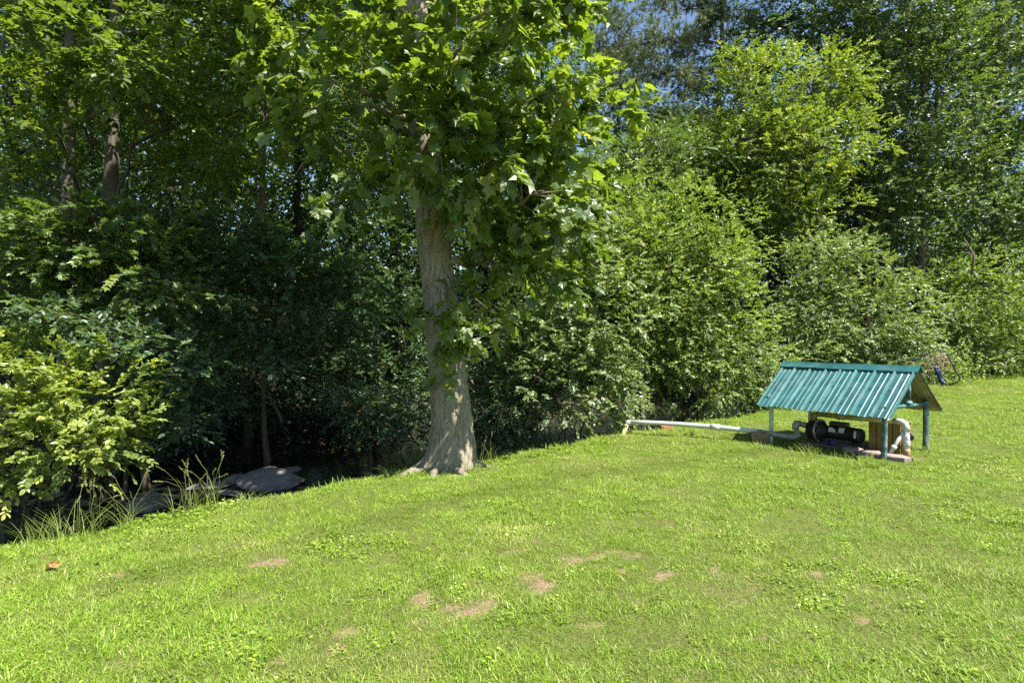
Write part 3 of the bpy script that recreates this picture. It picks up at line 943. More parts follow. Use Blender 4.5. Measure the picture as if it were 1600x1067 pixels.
# ================================================================== pines
def pine(px, d, lab, seed, top, boughs, rb=.22):
    rg = np.random.default_rng(seed)
    x, y = base_of(px, d)
    z0 = gz(x, y)
    root = empty('pine_tree', (x, y, z0), lab, 'tree')
    tp = trunk_line((x, y, z0 - .1), (x + .3, y, top), 16, rg)
    tr = np.linspace(rb, .05, 16)
    mb = MB(); mb.tube(tp, tr, 10); mb.build('trunk', 'bark_pine', root)
    CC = []
    for (bx, by, bl, sd) in boughs:                # bough tip in pixels, spread of its tufts
        e = at(bx, by, d + sd)
        i = int(np.argmin(np.abs(tp[:, 2] - (e[2] + .15 * abs(e[0] - x)))))
        P = curve(tp[min(i, 14)], e, (0, 0, .25), 9, rg, .03)
        mb = MB(); mb.tube(P, np.linspace(max(tr[min(i, 14)] * .38, .03), .012, 9), 6, cap=False)
        for j in range(3, 9):
            for q in range(5):
                c = P[j] + rg.normal(0, 1, 3) * np.array([bl, bl, bl * .4])
                CC.append(c)
                mb.tube(curve(P[j - 1], c, (0, 0, .05), 4, rg, .06), np.linspace(.014, .006, 4), 4, cap=False)
        mb.build('limb', 'bark_pine', root)
    CC = np.array(CC)
    # needle tufts: many thin slivers round each twig end
    ntuft = 6; nneed = 26
    n = len(CC) * ntuft
    c = np.repeat(CC, ntuft, 0) + rg.normal(0, .16, (n, 3))
    axis_ = nrm(rg.normal(0, .6, (n, 3)) + np.array([0, 0, .7]))
    D = nrm(np.repeat(axis_, nneed, 0) * .75 + rand_dir(n * nneed, rg) * .8)
    O = np.repeat(c, nneed, 0) + np.repeat(axis_, nneed, 0) * rg.uniform(-.08, .1, (n * nneed, 1))
    W = nrm(np.cross(D, rand_dir(n * nneed, rg))) * .010
    ln = rg.uniform(.13, .24, (n * nneed, 1))
    V = np.stack([O - W, O + W, O + D * ln], 1).reshape(-1, 3)
    Fc = np.arange(n * nneed * 3).reshape(-1, 3)
    tone = np.clip(np.repeat(rg.normal(.5, .22, n), nneed) + rg.normal(0, .08, n * nneed), 0, 1)
    cr = link('crown', raw_mesh('crown', V, Fc, 3, tone), 'needle'); cr['kind'] = 'stuff'; put_under(cr, root)
    return root


pine_a = pine(1117, 24, 'dark pine with long sagging boughs against the blue sky, right of the big tree', 80, 17.5,
              [(1010, 20, .6, -.8), (960, 70, .55, -1.5), (1040, 70, .6, -1), (1000, 120, .6, -.5), (1060, 130, .6, -1.5), (1020, 180, .55, -1), (1190, 40, .6, -.6),
               (1080, 10, .7, -.4), (940, 140, .5, -.9), (1180, 110, .5, .5), (1100, 60, .7, 1.2), (960, -40, .8, 0), (1230, -30, .8, .5), (1060, 200, .5, -.6), (1140, -80, .9, 0)])
pine_b = pine(960, 27, 'grey-green pine top showing through the gap right of the tulip tree leaves', 81, 15.5,
              [(930, 60, .8, -.5), (980, 40, .8, .3), (950, 110, .8, -1), (1010, 90, .7, .5), (910, 140, .8, 0), (985, 160, .8, -.6), (930, 200, .8, -1), (1020, 210, .7, 0), (960, -10, .8, 0), (900, 30, .8, .6)], .2)
pine_c = pine(1349, 25.5, 'pine with a straight dark trunk and one pale bough left of the tall oak', 82, 19,
              [(1320, 75, .5, -2), (1380, 60, .6, -1), (1300, 20, .7, 0), (1390, 130, .6, .6), (1360, -20, .8, 0), (1300, 150, .6, .6), (1400, 10, .8, .5)], .27)
pine_d = pine(1540, 27, 'pine with brown needles peeping over the oaks at top right', 83, 20,
              [(1500, 40, .8, -5), (1560, 20, .8, -5), (1520, 90, .7, -4.6), (1470, 20, .8, -3), (1600, 60, .9, -4), (1540, -30, .9, -3)], .25)

# ================================================================== the wood behind, tree by tree
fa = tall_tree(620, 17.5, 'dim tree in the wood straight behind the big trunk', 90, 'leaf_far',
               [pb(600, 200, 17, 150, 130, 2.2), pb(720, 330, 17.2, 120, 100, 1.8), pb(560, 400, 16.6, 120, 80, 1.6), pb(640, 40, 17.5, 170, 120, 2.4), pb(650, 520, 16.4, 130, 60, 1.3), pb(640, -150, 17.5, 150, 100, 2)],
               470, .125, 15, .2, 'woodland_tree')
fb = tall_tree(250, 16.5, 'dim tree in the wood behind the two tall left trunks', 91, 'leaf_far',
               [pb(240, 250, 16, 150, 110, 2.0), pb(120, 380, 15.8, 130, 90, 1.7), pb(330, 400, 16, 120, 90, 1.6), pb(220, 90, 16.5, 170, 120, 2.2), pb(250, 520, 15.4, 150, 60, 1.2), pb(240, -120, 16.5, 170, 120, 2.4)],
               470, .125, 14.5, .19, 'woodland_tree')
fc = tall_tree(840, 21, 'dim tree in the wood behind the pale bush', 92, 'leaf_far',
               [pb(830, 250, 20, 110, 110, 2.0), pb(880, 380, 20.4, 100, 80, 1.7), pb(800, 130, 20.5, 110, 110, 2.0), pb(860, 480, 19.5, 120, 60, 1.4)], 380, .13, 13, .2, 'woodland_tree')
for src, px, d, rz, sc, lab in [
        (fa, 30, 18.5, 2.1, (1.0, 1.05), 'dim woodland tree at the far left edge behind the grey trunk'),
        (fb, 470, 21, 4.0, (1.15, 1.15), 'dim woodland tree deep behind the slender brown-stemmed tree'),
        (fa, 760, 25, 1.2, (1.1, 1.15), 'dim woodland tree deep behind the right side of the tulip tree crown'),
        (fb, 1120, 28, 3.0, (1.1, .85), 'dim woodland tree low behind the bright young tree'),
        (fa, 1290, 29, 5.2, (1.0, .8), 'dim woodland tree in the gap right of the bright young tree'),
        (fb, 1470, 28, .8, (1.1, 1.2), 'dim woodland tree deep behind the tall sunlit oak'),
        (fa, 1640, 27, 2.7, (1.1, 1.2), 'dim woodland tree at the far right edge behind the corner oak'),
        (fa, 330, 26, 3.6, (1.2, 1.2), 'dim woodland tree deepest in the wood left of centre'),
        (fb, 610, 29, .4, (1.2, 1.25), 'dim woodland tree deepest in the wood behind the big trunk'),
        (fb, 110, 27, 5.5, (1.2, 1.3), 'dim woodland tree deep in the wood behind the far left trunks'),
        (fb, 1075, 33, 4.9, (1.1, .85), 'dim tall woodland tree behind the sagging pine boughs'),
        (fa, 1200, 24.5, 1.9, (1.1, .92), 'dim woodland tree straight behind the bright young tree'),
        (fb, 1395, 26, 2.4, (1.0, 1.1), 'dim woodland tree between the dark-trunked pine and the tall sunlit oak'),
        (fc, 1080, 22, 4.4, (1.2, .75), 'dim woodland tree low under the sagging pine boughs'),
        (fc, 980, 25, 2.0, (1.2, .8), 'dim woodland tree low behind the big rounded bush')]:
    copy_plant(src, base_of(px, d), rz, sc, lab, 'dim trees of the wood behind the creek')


def far_woods():
    rg = np.random.default_rng(99)
    n = 90000
    x = rg.uniform(-52, 62, n); y = rg.uniform(33, 46, n)
    h = 5.5 + 6 * fbm(x * .12, y * .12, 55) + np.where(x < 3, 5, 0) + np.where(x > 9, 4, 0)
    z = ground_z(x, y) + h * rg.random(n) ** 1.1
    L = {'P': np.stack([x, y, z], 1), 'A': nrm(rg.normal(0, 1, (n, 3))), 'N': nrm(rg.normal(0, .6, (n, 3)) + np.array([0, -.3, .6])), 'S': rg.uniform(.25, .5, n), 'T': np.clip(rg.normal(.4, .2, n), 0, 1)}
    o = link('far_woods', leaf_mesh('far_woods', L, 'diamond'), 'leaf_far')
    tag(o, 'far belt of woodland closing the view behind all other trees', 'woods', kind='stuff')


far_woods()

def undergrowth():
    rg = np.random.default_rng(77)
    n = 80000
    t = rg.uniform(-16, 30, n); s = 5.1 + 14 * rg.random(n) ** 1.5
    x = P0[0] + s * N[0] + t * U[0]; y = P0[1] + s * N[1] + t * U[1]
    h = .9 * fbm(x * 1.1, y * 1.1, 33) ** 1.5 * np.clip((s - 5) / 1.2, .25, 1)
    z = ground_z(x, y) + h * rg.random(n) ** .7
    L = {'P': np.stack([x, y, z], 1), 'A': nrm(rg.normal(0, 1, (n, 3)) * [1, 1, .4]), 'N': nrm(rg.normal(0, .35, (n, 3)) + np.array([0, 0, .9])), 'S': rg.uniform(.05, .11, n), 'T': np.clip(rg.normal(.35, .2, n), 0, 1)}
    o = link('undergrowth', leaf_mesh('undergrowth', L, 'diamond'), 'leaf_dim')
    tag(o, 'low dark leafy undergrowth over the far creek bank and the wood floor', 'undergrowth', kind='stuff')


undergrowth()
# bare leaning stems inside the shade
rg = np.random.default_rng(123)
for a, b, d0, d1, r, lab in [((355, 650), (455, 475), 11.6, 12.2, .03, 'thin pale leaning sapling stem crossing the dark thicket left of the big trunk'),
                             ((440, 660), (395, 585), 10.9, 11.4, .03, 'short broken stick leaning over the creek in the dark thicket'),
                             ((460, 520), (400, 480), 11.5, 11.2, .02, 'bent yellowish twig in the shade above the leaning sapling stem'),
                             ((335, 690), (330, 440), 11.6, 11.8, .042, 'upright dark thin trunk in the shade right of the bright shrub')]:
    p0 = at(*a, d0); p1 = at(*b, d1)
    p0[2] = min(p0[2], gz(p0[0], p0[1]) - .05) if r > .04 else p0[2]
    mb = MB(); mb.tube(curve(p0, p1, rg.normal(0, .1, 3), 9, rg, .01), np.linspace(r, r * .6, 9), 8)
    tag(mb.build('sapling_stem' if r < .04 else 'slim_trunk', 'bark_twig' if r < .04 else 'bark_dark'), lab, 'tree stem')


# ================================================================== pump shelter
TH = -1.01808
EX = np.array([math.cos(TH), math.sin(TH), 0]); EY = np.array([-EX[1], EX[0], 0]); EZ = np.array([0, 0, 1.0])
SHC = np.array([4.659, 7.966, 0.0])
RL, RW, ZR, ZE = 1.83, .69, 1.148, .56


def sh(a, b, z):
    return SHC + EX * a + EY * b + EZ * z


def shelter():
    c = SHC
    root = empty('pump_shelter', (c[0], c[1], gz(c[0], c[1])), 'small open shelter with green ribbed metal roof on short pipe posts standing on the lawn', 'shelter')
    th = .012
    for side in (-1, 1):
        slope = nrm(EY * side * RW + EZ * (ZE - ZR)); ln = math.hypot(RW, ZR - ZE)
        nr = nrm(EZ * RW * 1.0 + EY * side * (ZR - ZE))
        top = sh(0, 0, ZR)
        for k in range(2):                                   # two sheets each side, lapped at the middle
            x0 = -RL / 2 + k * RL / 2 - (.044 if k else 0); x1 = (RL / 2 if k else .012)
            lift = .006 * k + .002
            # ribbed profile across the sheet: major ribs 9 in apart, two faint minor ribs between
            prof = [(x0, 0)]
            n = 4
            w = (x1 - x0) / n
            for i in range(n):
                a = x0 + i * w
                if i == 0:
                    prof += [(a + .010, .0), (a + .018, .020), (a + .034, .020), (a + .046, 0)]
                else:
                    prof += [(a - .024, 0), (a - .010, .020), (a + .010, .020), (a + .024, 0)]
                for q in (.34, .66):
                    prof += [(a + w * q - .018, 0), (a + w * q - .008, .006), (a + w * q + .008, .006), (a + w * q + .018, 0)]
            prof += [(x1 - .046, 0), (x1 - .034, .02), (x1 - .018, .02), (x1 - .010, 0), (x1, 0)]
            rg = np.random.default_rng(7 + k + side)
            rows = 7
            V = []; Fq = []
            for r in range(rows):
                d = .02 + (ln - .02) * r / (rows - 1)
                for (px, h) in prof:
                    sag = .006 * math.sin(px * 9 + r) * (r / rows)
                    V.append(top + EX * px + slope * (d + (.006 * math.sin(px * 23) if r == rows - 1 else 0)) + nr * (h + lift + sag))
            m = len(prof)
            for r in range(rows - 1):
                for i in range(m - 1):
                    q = (r * m + i, r * m + i + 1, (r + 1) * m + i + 1, (r + 1) * m + i)
                    Fq.append(q if side > 0 else q[::-1])
            me = bpy.data.meshes.new('roof_sheet'); me.from_pydata([tuple(v) for v in V], [], Fq); me.update()
            me.materials.append(MATS['roof_green']); me.materials.append(MATS['roof_under']); me.materials.append(MATS['rib_glint'])
            for fi, pl in enumerate(me.polygons):             # rib crowns: paler, the glint along each rib put into the colour
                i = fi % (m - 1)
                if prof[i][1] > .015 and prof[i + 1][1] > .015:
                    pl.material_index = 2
            o = link('roof_sheet', me, None)
            so_ = o.modifiers.new('thickness', 'SOLIDIFY'); so_.thickness = .003; so_.offset = -1; so_.use_rim = True; so_.material_offset = 1; so_.material_offset_rim = 0
            put_under(o, root)
            for d in (.12, .45, .8):                         # screws beside each rib
                for i in range(n):
                    mb = MB(); cc = top + EX * (x0 + i * w + .055) + slope * ln * d + nr * (lift + .004)
                    mb.tube([cc, cc + nr * .007], .007, 8); mb.build('screw', 'roof_green', root)
    # ridge cap: two folded flaps and a raised fold
    for (a0, a1, dz) in ((-RL / 2 - .02, -.35, .004), (-.40, RL / 2 + .02, .0)):
        s1 = nrm(-EY * RW + EZ * (ZE - ZR)); s2 = nrm(EY * RW + EZ * (ZE - ZR))
        up = EZ * (.034 + dz)
        prof = [s1 * .105 + up - EZ * .012, s1 * .10 + up, s1 * .03 + up, EZ * (.040 + dz), s2 * .03 + up, s2 * .10 + up, s2 * .105 + up - EZ * .012]
        V = []; Fq = []
        for a in (a0, a1):
            V += [sh(a, 0, ZR) + p for p in prof]
        m = len(prof)
        Fq = [(i, i + 1, m + i + 1, m + i) for i in range(m - 1)]
        me = bpy.data.meshes.new('ridge_cap'); me.from_pydata([tuple(v) for v in V], [], Fq); me.update()
        o = link('ridge_cap', me, 'roof_green')
        so_ = o.modifiers.new('thickness', 'SOLIDIFY'); so_.thickness = .004
        put_under(o, root)
    # posts
    for (a, b, mat, r, lab) in ((.74, -.50, 'post_green', .034, None), (-.80, -.50, 'post_white', .031, 'weathered white post'), (.78, .50, 'post_green', .034, None), (-.80, .50, 'post_white', .031, 'weathered white post')):
        p = sh(a, b, 0); z0 = gz(p[0], p[1])
        zt = ZR - (ZR - ZE) * abs(b) / RW - .01
        mb = MB(); P = np.array([[p[0] + .01 * math.sin(z * 3), p[1], z] for z in np.linspace(z0 - .1, zt, 6)])
        mb.tube(P, r, 20); o = mb.build('post', mat, root)
        if lab:
            o['label'] = lab
    # frame under the roof
    for a in (-.80, .80):
        zt = ZE + .115
        mb = MB(); mb.tube([sh(a - .02, -.56, zt), sh(a - .02, 0, zt), sh(a - .02, .52, zt)], .022, 10); mb.build('crossbeam', 'beam_teal', root)
        mb = MB(); mb.tube([sh(a, 0, zt + .02), sh(a, 0, ZR - .03)], .026, 12); o = mb.build('king_post', 'post_green', root)
        mb = MB(); mb.tube([sh(a, 0, zt + .023), sh(a, 0, zt + .045), sh(a, 0, zt + .07)], [.055, .05, .03], 14); mb.build('pipe_flange', 'beam_teal', root)
    for b in (-.50, .50):
        zt = ZR - (ZR - ZE) * abs(b) / RW - .045
        mb = MB(); mb.tube([sh(-.78, b, zt), sh(0, b, zt), sh(.76, b, zt)], .02, 8); mb.build('purlin', 'box_wood', root)
    mb = MB(); mb.tube([sh(-.88, 0, ZR - .035), sh(0, 0, ZR - .035), sh(.86, 0, ZR - .035)], .02, 8); mb.build('ridge_pole', 'old_wood', root)


shelter()


# ================================================================== the pump and its pipes
PB = -.10                                      # the pump's axis runs along the shelter at this offset
AZ = .225


def pump():
    p = sh(0, PB, 0)
    root = empty('water_pump', (p[0], p[1], gz(p[0], p[1])), 'black electric water pump lying under the green roof', 'pump')

    def lathe(prof, sides=28):
        mb = MB(); mb.tube([sh(a, PB, AZ) for a, r in prof], [r for a, r in prof], sides); return mb
    lathe([(-.44, .09), (-.435, .125), (-.42, .14), (-.34, .145), (-.325, .14), (-.31, .12)]).build('pump_housing', 'cast_iron', root)
    lathe([(-.308, .165), (-.302, .17), (-.285, .17), (-.28, .165)]).build('flange', 'flange_metal', root)
    for k in range(8):
        a = k * math.pi / 4 + .2
        q = EY * math.cos(a) * .15 + EZ * math.sin(a) * .15
        mb = MB(); mb.tube([sh(-.28, PB, AZ) + q, sh(-.262, PB, AZ) + q], .011, 6); mb.build('bolt', 'flange_metal', root)
    lathe([(-.279, .15), (-.25, .13), (-.2, .085), (-.16, .078)]).build('bracket', 'cast_iron', root)
    m = lathe([(-.16, .08), (-.155, .094), (-.02, .096), (-.015, .092), (.18, .092), (.185, .098), (.27, .098), (.285, .09), (.29, .06)])
    mo = m.build('motor', 'motor_black', root)
    for k in range(14):                        # cooling fins
        a = k * 2 * math.pi / 14
        q = EY * math.cos(a) + EZ * math.sin(a)
        t = EY * -math.sin(a) + EZ * math.cos(a)
        mb = MB(); mb.box(sh(.08, PB, AZ) + q * .097, EX * .09, t * .003, q * .006); o = mb.build('fin', 'motor_black', root)
    f = -EY
    for (a, w, h, dz) in ((-.09, .03, .032, .045), (.055, .038, .036, .052), (.24, .014, .05, 0.02), (-.05, .025, .02, .035)):
        ang = math.asin(min(.9, dz / .1)); q = f * math.cos(ang) + EZ * math.sin(ang); t = -f * math.sin(ang) + EZ * math.cos(ang)
        mb = MB(); mb.box(sh(a, PB, AZ) + q * .1035, EX * w, t * h, q * .0015); mb.build('rating_label', 'sticker', root)
    mb = MB(); mb.box(sh(-.02, PB, AZ + .125), EX * .12, EY * .05, EZ * .03); mb.build('terminal_box', 'motor_black', root, .008)
    mb = MB(); mb.tube([sh(-.38, PB, AZ + .13), sh(-.38, PB, AZ + .20), sh(-.38, PB, AZ + .24)], [.045, .045, .05], 14); mb.build('outlet_neck', 'brown_fitting', root)
    for a in (-.2, .2):
        mb = MB(); mb.box(sh(a, PB, AZ - .115), EX * .02, EY * .08, EZ * .025); mb.build('foot', 'cast_iron', root)
    mb = MB(); mb.tube([sh(-.12, PB - .1, AZ - .13), sh(-.02, PB - .1, AZ - .13)], .03, 12); mb.build('drain_cap', 'blue_cap', root)
    # what it stands on: planks and flagstones, each a thing
    gb = lambda a, b: gz(sh(a, b, 0)[0], sh(a, b, 0)[1])
    for k, (a, b, lx, ly, z, lab) in enumerate([(-.02, -.22, .46, .06, .045, 'weathered plank under the front edge of the pump'),
                                               (.02, -.05, .44, .08, .05, 'weathered plank in the middle under the pump'),
                                               (.0, .13, .45, .075, .046, 'weathered plank under the back edge of the pump')]):
        mb = MB(); mb.box(sh(a, b, gb(a, b) + z - .03), EX * lx + EY * .01 * k, EY * ly, EZ * .022); tag(mb.build('plank', 'grey_board', bevel=.006), lab, 'plank', 'planks under the pump')


pump()


def stone(name, c, r, seed, mat, label, cat, group=None, flat=.5, rot=0.0, sub=4, rough=.22):
    import bmesh
    bm = bmesh.new(); bmesh.ops.create_icosphere(bm, subdivisions=sub, radius=1)
    rg = np.random.default_rng(seed)
    V = np.array([v.co for v in bm.verts]); q = rg.normal(0, 1, (7, 3)); ph = rg.random(7) * 6
    d = 1 + rough * sum(np.sin(V @ q[i] * (1 + i * .8) + ph[i]) / (1 + i * .7) for i in range(7)) / 2
    for _ in range(6):                           # broken flats
        pn = nrm(rg.normal(0, 1, 3)); lim = rg.uniform(.62, .85)
        ex_ = V @ pn - lim
        V = V - np.where(ex_ > 0, ex_, 0)[:, None] * pn * .9
    V = V * d[:, None] * np.array(r); V[:, 2] *= flat
    ca, sa = math.cos(rot), math.sin(rot)
    V = np.stack([V[:, 0] * ca - V[:, 1] * sa, V[:, 0] * sa + V[:, 1] * ca, V[:, 2]], 1)
    me = bpy.data.meshes.new(name)
    me.from_pydata([tuple(v) for v in V], [], [tuple(v.index for v in f.verts) for f in bm.faces]); bm.free()
    me.polygons.foreach_set('use_smooth', [True] * len(me.polygons)); me.update()
    o = link(name, me, mat); o.location = c
    return tag(o, label, cat, group)


def gpos(px, py, lift=0.0):
    p = ray_ground(px, py); return (p[0], p[1], p[2] + lift)


def flag_slab(c, lx, ly, hz, rot, seed, label):
    rg = np.random.default_rng(seed); n = 9
    a = np.sort(np.linspace(0, 2 * np.pi, n, endpoint=False) + rg.normal(0, .15, n)); r = rg.uniform(.8, 1.1, n)
    ring = np.stack([np.cos(a) * r * lx, np.sin(a) * r * ly], 1)
    R = np.array([[math.cos(rot), -math.sin(rot)], [math.sin(rot), math.cos(rot)]]); ring = ring @ R.T
    V = [(x, y, -.06) for x, y in ring] + [(x, y, hz * .8 + rg.normal(0, .004)) for x, y in ring] + [(x * .9, y * .9, hz + rg.normal(0, .004)) for x, y in ring] + [(0, 0, hz)]
    Fq = []
    for i in range(n):
        j = (i + 1) % n
        Fq += [(i, j, n + j, n + i), (n + i, n + j, 2 * n + j, 2 * n + i), (2 * n + i, 2 * n + j, 3 * n)]
    me = bpy.data.meshes.new('flagstone'); me.from_pydata(V, [], Fq); me.update()
    o = link('flagstone', me, 'flagstone'); o.location = c
    tag(o, label, 'stone')


p = sh(.82, -.40, 0); flag_slab((p[0], p[1], gz(p[0], p[1])), .22, .12, .055, TH, 3, 'pinkish flat stone slab at the foot of the near green post')
p = sh(.52, -.38, 0); flag_slab((p[0], p[1], gz(p[0], p[1])), .13, .11, .06, TH + .4, 4, 'grey stone slab under the front eave beside the near green post')
p = sh(.30, -.36, 0); flag_slab((p[0], p[1], gz(p[0], p[1])), .13, .10, .07, TH, 5, 'smaller dark stone in the shade in front of the pump')


def wood_box():
    p = sh(.55, .06, 0); z0 = gz(p[0], p[1])
    root = empty('wooden_crate', (p[0], p[1], z0), 'yellowish upright board crate behind the near green post beside the pump', 'crate')
    for side in (-1, 1):
        for k in range(4):
            c = sh(.40 + k * .098, .06 + side * .13, z0 + .20); mb = MB()
            mb.box(c + EZ * .008 * ((k * 7) % 3), EX * .044, EY * .011, EZ * .19); mb.build('board', 'box_wood', root, .003)
    for e in (.352, .735):
        for k in range(2):
            mb = MB(); mb.box(sh(e, .0 + k * .12, z0 + .19), EX * .010, EY * .055, EZ * .18); mb.build('board', 'box_wood', root, .003)
    mb = MB(); mb.box(sh(.545, .06, z0 + .405), EX * .205, EY * .15, EZ * .010); mb.build('lid', 'box_wood', root, .003)


wood_box()


def pipes():
    # suction pipe: from the pump to the creek
    a = sh(-.44, PB, AZ + .045)
    root = empty('suction_pipe', tuple(at(1185, 690, 8.5)), 'long white plastic pipe running from the pump across the lawn edge to the creek', 'pipe')
    e1 = at(1243, 661, 8.24); e2 = at(1246, 683, 8.26)
    mb = MB(); mb.tube([a + EX * .03, (a + e1) / 2, e1], .038, 16); mb.build('pipe_section', 'pvc_grey', root)
    mb = MB(); mb.tube([(a * .8 + e1 * .2), (a * .6 + e1 * .4)], .046, 16); mb.build('coupling', 'pvc_grey', root)
    mb = MB(); mb.tube([e1 + (a - e1) * .25, e1 + (a - e1) * .05, e1 - EZ * .03, e1 - EZ * .09], .046, 16); mb.build('elbow', 'pvc_grey', root)
    mb = MB(); mb.tube([e1, (e1 + e2) / 2, e2], .038, 16); mb.build('pipe_section', 'pvc_grey', root)
    pts = [e2, at(1222, 681, 8.30), at(1205, 677, 8.36), at(1185, 674, 8.44)]
    mb = MB(); mb.tube([e2 + EZ * .09, e2 + EZ * .03, e2 + (pts[1] - e2) * .25, e2 + (pts[1] - e2) * .6], .046, 16); mb.build('elbow', 'pvc_grey', root)
    mb = MB(); mb.tube(pts, .037, 16); mb.build('pipe_section', 'pvc_grey', root)
    long_ = [at(1190, 674.5, 8.43), at(1160, 671.5, 8.56), at(1118, 667, 8.76), at(1060, 662.5, 9.02), at(1010, 660, 9.24), at(981, 659.5, 9.38)]
    mb = MB(); mb.tube(long_, .036, 16); mb.build('pipe_section', 'pvc_white', root)
    c = (long_[2]); mb = MB(); mb.tube([c + (long_[1] - c) * .16, c + (long_[3] - c) * .13], .046, 16); mb.build('coupling', 'pvc_white', root)
    e = long_[-1]; down = at(969, 690, 9.22)
    mb = MB(); mb.tube([e + (long_[-2] - e) * .15, e, e + (down - e) * .12], .042, 16); mb.build('elbow', 'pvc_white', root)
    mb = MB(); mb.tube([e, (e + down) / 2, down], .034, 16); o = mb.build('pipe_section', 'pvc_yellow', root); o['label'] = 'short yellowed pipe leg angling down to the creek'
    # wooden block that carries it
    q = at(1184, 690, 8.46); z0 = gz(q[0], q[1])
    ztop = at(1184, 675, 8.44)[2] - .036
    ztop += .05; mb = MB(); mb.box((q[0] - .01, q[1] - .10, (z0 - .05 + ztop) / 2), (.115, -.02, 0), (.012, .055, 0), EZ * (ztop - z0 + .05) / 2); tag(mb.build('wood_block', 'old_wood', bevel=.008), 'squared old wooden block propping up the white pipe beside the shelter', 'wood block')
    # discharge pipe: over the pump and down into the ground at the right
    zt = .455
    root = empty('discharge_pipe', tuple(sh(.80, PB, gz(*sh(.8, PB, 0)[:2]))), 'yellowed pipe above the pump that turns down white into the lawn beyond the near post', 'pipe')
    mb = MB(); mb.tube([sh(-.38, PB, AZ + .23), sh(-.38, PB, zt - .05), sh(-.37, PB, zt - .01), sh(-.33, PB, zt)], .042, 16); mb.build('elbow', 'pvc_yellow', root)
    mb = MB(); mb.tube([sh(-.34, PB, zt), sh(.2, PB, zt + .005), sh(.74, PB, zt + .02)], .036, 16); mb.build('pipe_section', 'pvc_yellow', root)
    mb = MB(); mb.tube([sh(-.05, PB, zt + .002), sh(.06, PB, zt + .003)], .046, 16); mb.build('coupling', 'pvc_yellow', root)
    mb = MB(); mb.tube([sh(.68, PB, zt + .02), sh(.76, PB, zt + .02), sh(.80, PB, zt + .0), sh(.815, PB, zt - .04), sh(.815, PB, zt - .09)], .041, 18); mb.build('elbow', 'pvc_white', root)
    g0 = gz(*sh(.815, PB, 0)[:2])
    mb = MB(); mb.tube([sh(.815, PB, zt - .04), sh(.815, PB, .3), sh(.82, PB, g0 - .1)], .033, 16); mb.build('pipe_section', 'pvc_white', root)
    mb = MB(); mb.tube([sh(.815, PB, zt - .22), sh(.815, PB, zt - .21), sh(.815, PB, zt - .14), sh(.815, PB, zt - .13)], [.035, .041, .041, .035], 16); v = mb.build('valve', 'pvc_white', root)
    mb = MB(); k = sh(.815, PB, zt - .175); mb.tube([k + EY * .05, k + EY * .085], [.012, .012], 8); mb.tube([k + EY * .085, k + EY * .10, k + EY * .115], [.045, .05, .04], 14)
    h = mb.build('valve_handle', 'motor_black', root)
    mb = MB(); mb.tube([sh(.82, PB, g0 + .13), sh(.82, PB, g0 + .15), sh(.82, PB, g0 + .2), sh(.82, PB, g0 + .215)], [.035, .041, .041, .035], 16); mb.build('coupling', 'pvc_white', root)
    mb = MB(); mb.tube([sh(.82, PB, g0 - .05), sh(.82, PB, g0 + .07), sh(.82, PB, g0 + .1)], [.043, .042, .037], 16); o = mb.build('coupling', 'brown_fitting', root); o['label'] = 'clay-stained fitting at ground level'
    # thin drain pipe
    t0 = sh(.80, PB + .02, zt - .05); t1 = sh(.70, PB - .18, gz(*sh(.70, PB - .18, 0)[:2]) + .02)
    root = empty('drain_pipe', tuple(t1), 'thin white pipe leaning diagonally beside the discharge pipe', 'pipe')
    mb = MB(); mb.tube([t0, (t0 + t1) / 2, t1], .022, 14); mb.build('pipe_section', 'pvc_white', root)
    c = t0 + (t1 - t0) * .66; mb = MB(); mb.tube([c, c + (t1 - t0) * .12], .031, 14); mb.build('coupling', 'pvc_white', root)


pipes()

